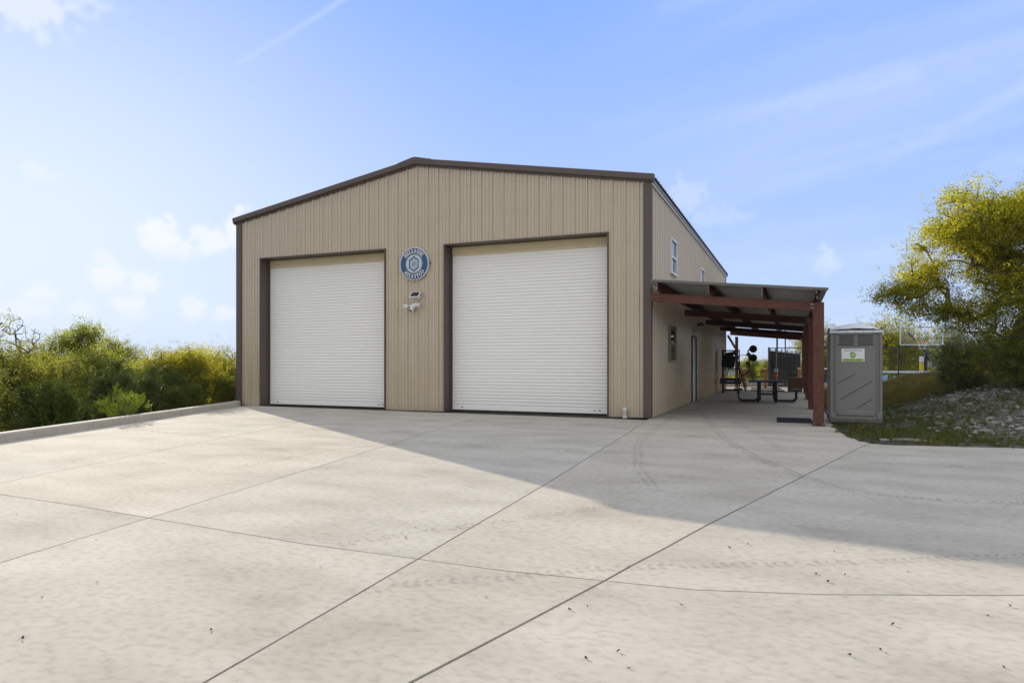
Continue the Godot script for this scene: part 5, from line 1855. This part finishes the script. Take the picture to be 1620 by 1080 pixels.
func make_bank() -> void:
	var r := RandomNumberGenerator.new()
	r.seed = 555
	var green := [Color(0.07, 0.11, 0.035), Color(0.16, 0.20, 0.07)]
	var straw := [Color(0.14, 0.115, 0.06), Color(0.26, 0.21, 0.11)]
	var tufts := []
	var dry := []
	for k in 36000:
		var x := r.randf_range(3.7, 13.0)
		var z := r.randf_range(-20.0, 3.6)
		var p := Vector2(x, z)
		var d := out_of(drive_poly, p)
		if d < -0.05 * (0.5 + patchy(x, z)) or (x < 3.82 and z < 0.6): continue
		if absf(x - 4.18) < 0.52 and absf(z + 0.66) < 0.54: continue
		var patch := lump.get_noise_2d(x * 14.0, z * 14.0)
		var rubble := sst(5.0, 7.4, x) * sst(-6.5, -3.0, z)
		if r.randf() < rubble * (0.78 if patch < 0.12 else 0.35): continue
		if patch < -0.15 and r.randf() < 0.7: continue
		if d > 2.5 and r.randf() < 0.2: continue
		var y := ground_h(x, z)
		var far := sst(-3.0, -6.5, z)
		if r.randf() < 0.15 + 0.6 * far:
			var s := r.randf_range(0.07, 0.16) * (1.0 + far * 0.9)
			dry.append([Transform3D(turned(r, s, 0.25), Vector3(x, y, z)), straw[0].lerp(straw[1], r.randf())])
		else:
			var s := r.randf_range(0.05, 0.12) * (0.7 if d < 0.3 else 1.0)
			tufts.append([Transform3D(turned(r, s, 0.25), Vector3(x, y, z)), green[0].lerp(green[1], r.randf())])
	tag(crown_copies("grass", leaf_meshes["grass"], tufts, M.grass_leaf, null), "short green grass and weeds between the driveway edge and the bank", "grass", "", "stuff")
	tag(crown_copies("dry_grass", leaf_meshes["grass"], dry, M.grass_leaf, null), "dry straw coloured grass on the mound past the toilet", "grass", "", "stuff")
	# broken limestone
	for v in 3:
		var stones := []
		for k in 5600:
			var x := r.randf_range(4.2, 14.0)
			var z := r.randf_range(-9.0, 3.2)
			var p := Vector2(x, z)
			if out_of(drive_poly, p) < 0.05: continue
			if absf(x - 4.18) < 0.55 and absf(z + 0.66) < 0.57: continue
			var rubble := sst(4.9, 7.0, x + lump.get_noise_2d(x * 20.0, z * 20.0) * 1.5) * sst(-7.5, -4.0, z)
			if r.randf() > 0.06 + rubble * 0.9: continue
			if lump.get_noise_2d(x * 14.0, z * 14.0) > 0.12 and r.randf() < 0.6: continue
			var s := 0.022 + 0.13 * pow(r.randf(), 4.0)
			var g := r.randf_range(0.85, 1.5)
			stones.append([Transform3D(turned(r, s, 0.3), Vector3(x, ground_h(x, z) + s * 0.1, z)), Color(g, g, g * 0.98)])
		var o := crown_copies("rubble", rock_mesh(60 + v), stones, M.limestone, null)
		tag(o, ["pale broken limestone scattered over the bank, coarser pieces", "pale limestone chips scattered over the bank under the oak", "white stone fragments strewn between weeds on the bank"][v], "rubble", "", "stuff")
	# flat slabs of limestone one can tell apart
	var slabs := [[4.72, 2.86, 0.62, 0.10, "flat tan limestone slab set in the grass at the driveway edge"], [4.36, 2.95, 0.30, 0.08, "small flat stone between the grass and the driveway corner"], [6.55, 2.3, 0.42, 0.14, "pale lump of limestone near the driveway edge at the frame side"], [6.1, 1.2, 0.26, 0.14, "pale stone alone in the weeds below the bank"], [7.2, -0.4, 0.36, 0.18, "larger whitish rock halfway up the rubble"], [6.5, -14.5, 0.60, 0.40, "pale rounded boulder in dry grass by the blue court"]]
	for k in slabs.size():
		var b: Array = slabs[k]
		var o := put("limestone_slab", rock_mesh(80 + k, 1.0), M.limestone)
		o.position = Vector3(b[0], ground_h(b[0], b[1]) + b[3] * 0.12, b[1])
		o.scale = Vector3(b[2], b[3], b[2] * 0.8)
		o.rotation.y = k * 1.3
		tag(o, b[4], "stone", "loose stones on the bank")
	# yellow flowers
	var spots := [[4.10, 0.42, "yellow flower at the foot of the toilet, nearest the carport post"], [4.21, -0.10, "yellow flower in the pair close to the toilet base"], [4.27, 0.02, "yellow flower, second of the pair close to the toilet base"], [4.42, 0.10, "yellow flower in the grass at the toilet's middle"], [4.22, 1.47, "yellow flower by itself in the grass near the driveway edge"], [4.95, -0.79, "yellow flower just past the toilet's far corner"], [6.6, -4.4, "yellow flower high in the dark weeds of the bank"], [6.55, -2.6, "yellow flower midway up the bank below the junipers"], [7.0, -1.6, "yellow flower over the rubble below the oak"]]
	for k in spots.size():
		var b: Array = spots[k]
		var f := thing("yellow_flower", b[2], "flower", Vector3(b[0], ground_h(b[0], b[1]), b[1]), k * 0.7, "yellow flowers in the grass")
		var h := 0.10 + 0.02 * (k % 3)
		var s := mb()
		tube(s, [Vector3.ZERO, Vector3(0.01, h * 0.5, 0), Vector3(0, h, 0.01)], 0.003, -1.0, 4, false)
		build(s, "stalk", M.stem, f)
		s = mb()
		for p in 8:
			var a := TAU * p / 8
			var d := Vector3(cos(a), 0.25, sin(a))
			var q := Vector3(-sin(a), 0, cos(a)) * 0.008
			quad(s, Vector3(0, h, 0.01) + q * 0.4, Vector3(0, h, 0.01) + d * 0.014 + q, Vector3(0, h, 0.01) + d * 0.026, Vector3(0, h, 0.01) + d * 0.014 - q)
		lathe(s, [[0.0, 0.0], [0.008, 0.0], [0.005, 0.006], [0.0, 0.007]], Vector3(0, h, 0.01), Basis(), 8)
		build(s, "petals", M.petal, f)

# ------------------------------------------------------------------ small things
func make_small_things() -> void:
	var spots := [[0.09, 9.92], [0.41, 11.14], [2.71, 10.37], [3.26, 10.33], [3.13, 10.91], [3.19, 11.04], [2.46, 11.75], [3.23, 12.09], [2.37, 12.58], [0.44, 12.95], [-0.72, 12.68], [0.28, 11.94], [-1.63, 12.03], [1.94, 12.04], [2.01, 11.96], [3.29, 10.86], [3.82, 11.97], [-5.88, 8.87], [1.47, 12.05], [2.29, 12.44], [2.18, 12.56], [3.65, 10.64], [3.36, 11.98], [3.45, 11.63], [-3.01, 11.73], [-0.77, 12.96], [-0.28, 13.36], [4.05, 11.11], [3.91, 11.31], [-1.50, 10.64], [0.31, 10.84], [2.60, 10.52]]
	var r := RandomNumberGenerator.new()
	r.seed = 91
	var kinds := []
	for v in 4:
		var s := mb()
		var g := []
		for i in 5:
			var t := i / 4.0
			var w := sin(PI * (0.08 + 0.84 * t)) * 0.011 * (1.0 + 0.3 * (v % 2))
			var c := Vector3((t - 0.5) * 0.042, 0.004 + 0.012 * pow(absf(t - 0.5) * 2.0, 2.0) + 0.004 * v * t, 0.004 * sin(t * 5.0 + v))
			g.append([c + Vector3(0, 0.006, -w), c, c + Vector3(0, 0.005 + 0.003 * v, w)])
		for i in 4:
			quad(s, g[i][1], g[i + 1][1], g[i + 1][0], g[i][0])
			quad(s, g[i][2], g[i + 1][2], g[i + 1][1], g[i][1])
		s.generate_normals()
		kinds.append(s.commit())
	for k in spots.size():
		var o := put("dry_leaf", kinds[k % 4], M.dead_leaf)
		o.position = Vector3(spots[k][0], 0.001, spots[k][1])
		o.rotation.y = r.randf() * TAU
		var z := r.randf_range(0.28, 0.62)
		o.scale = Vector3(z, z * 0.8, z)
		tag(o, "tiny curled dark brown leaf lying on the sunlit concrete", "leaf", "dry leaves scattered on the driveway")
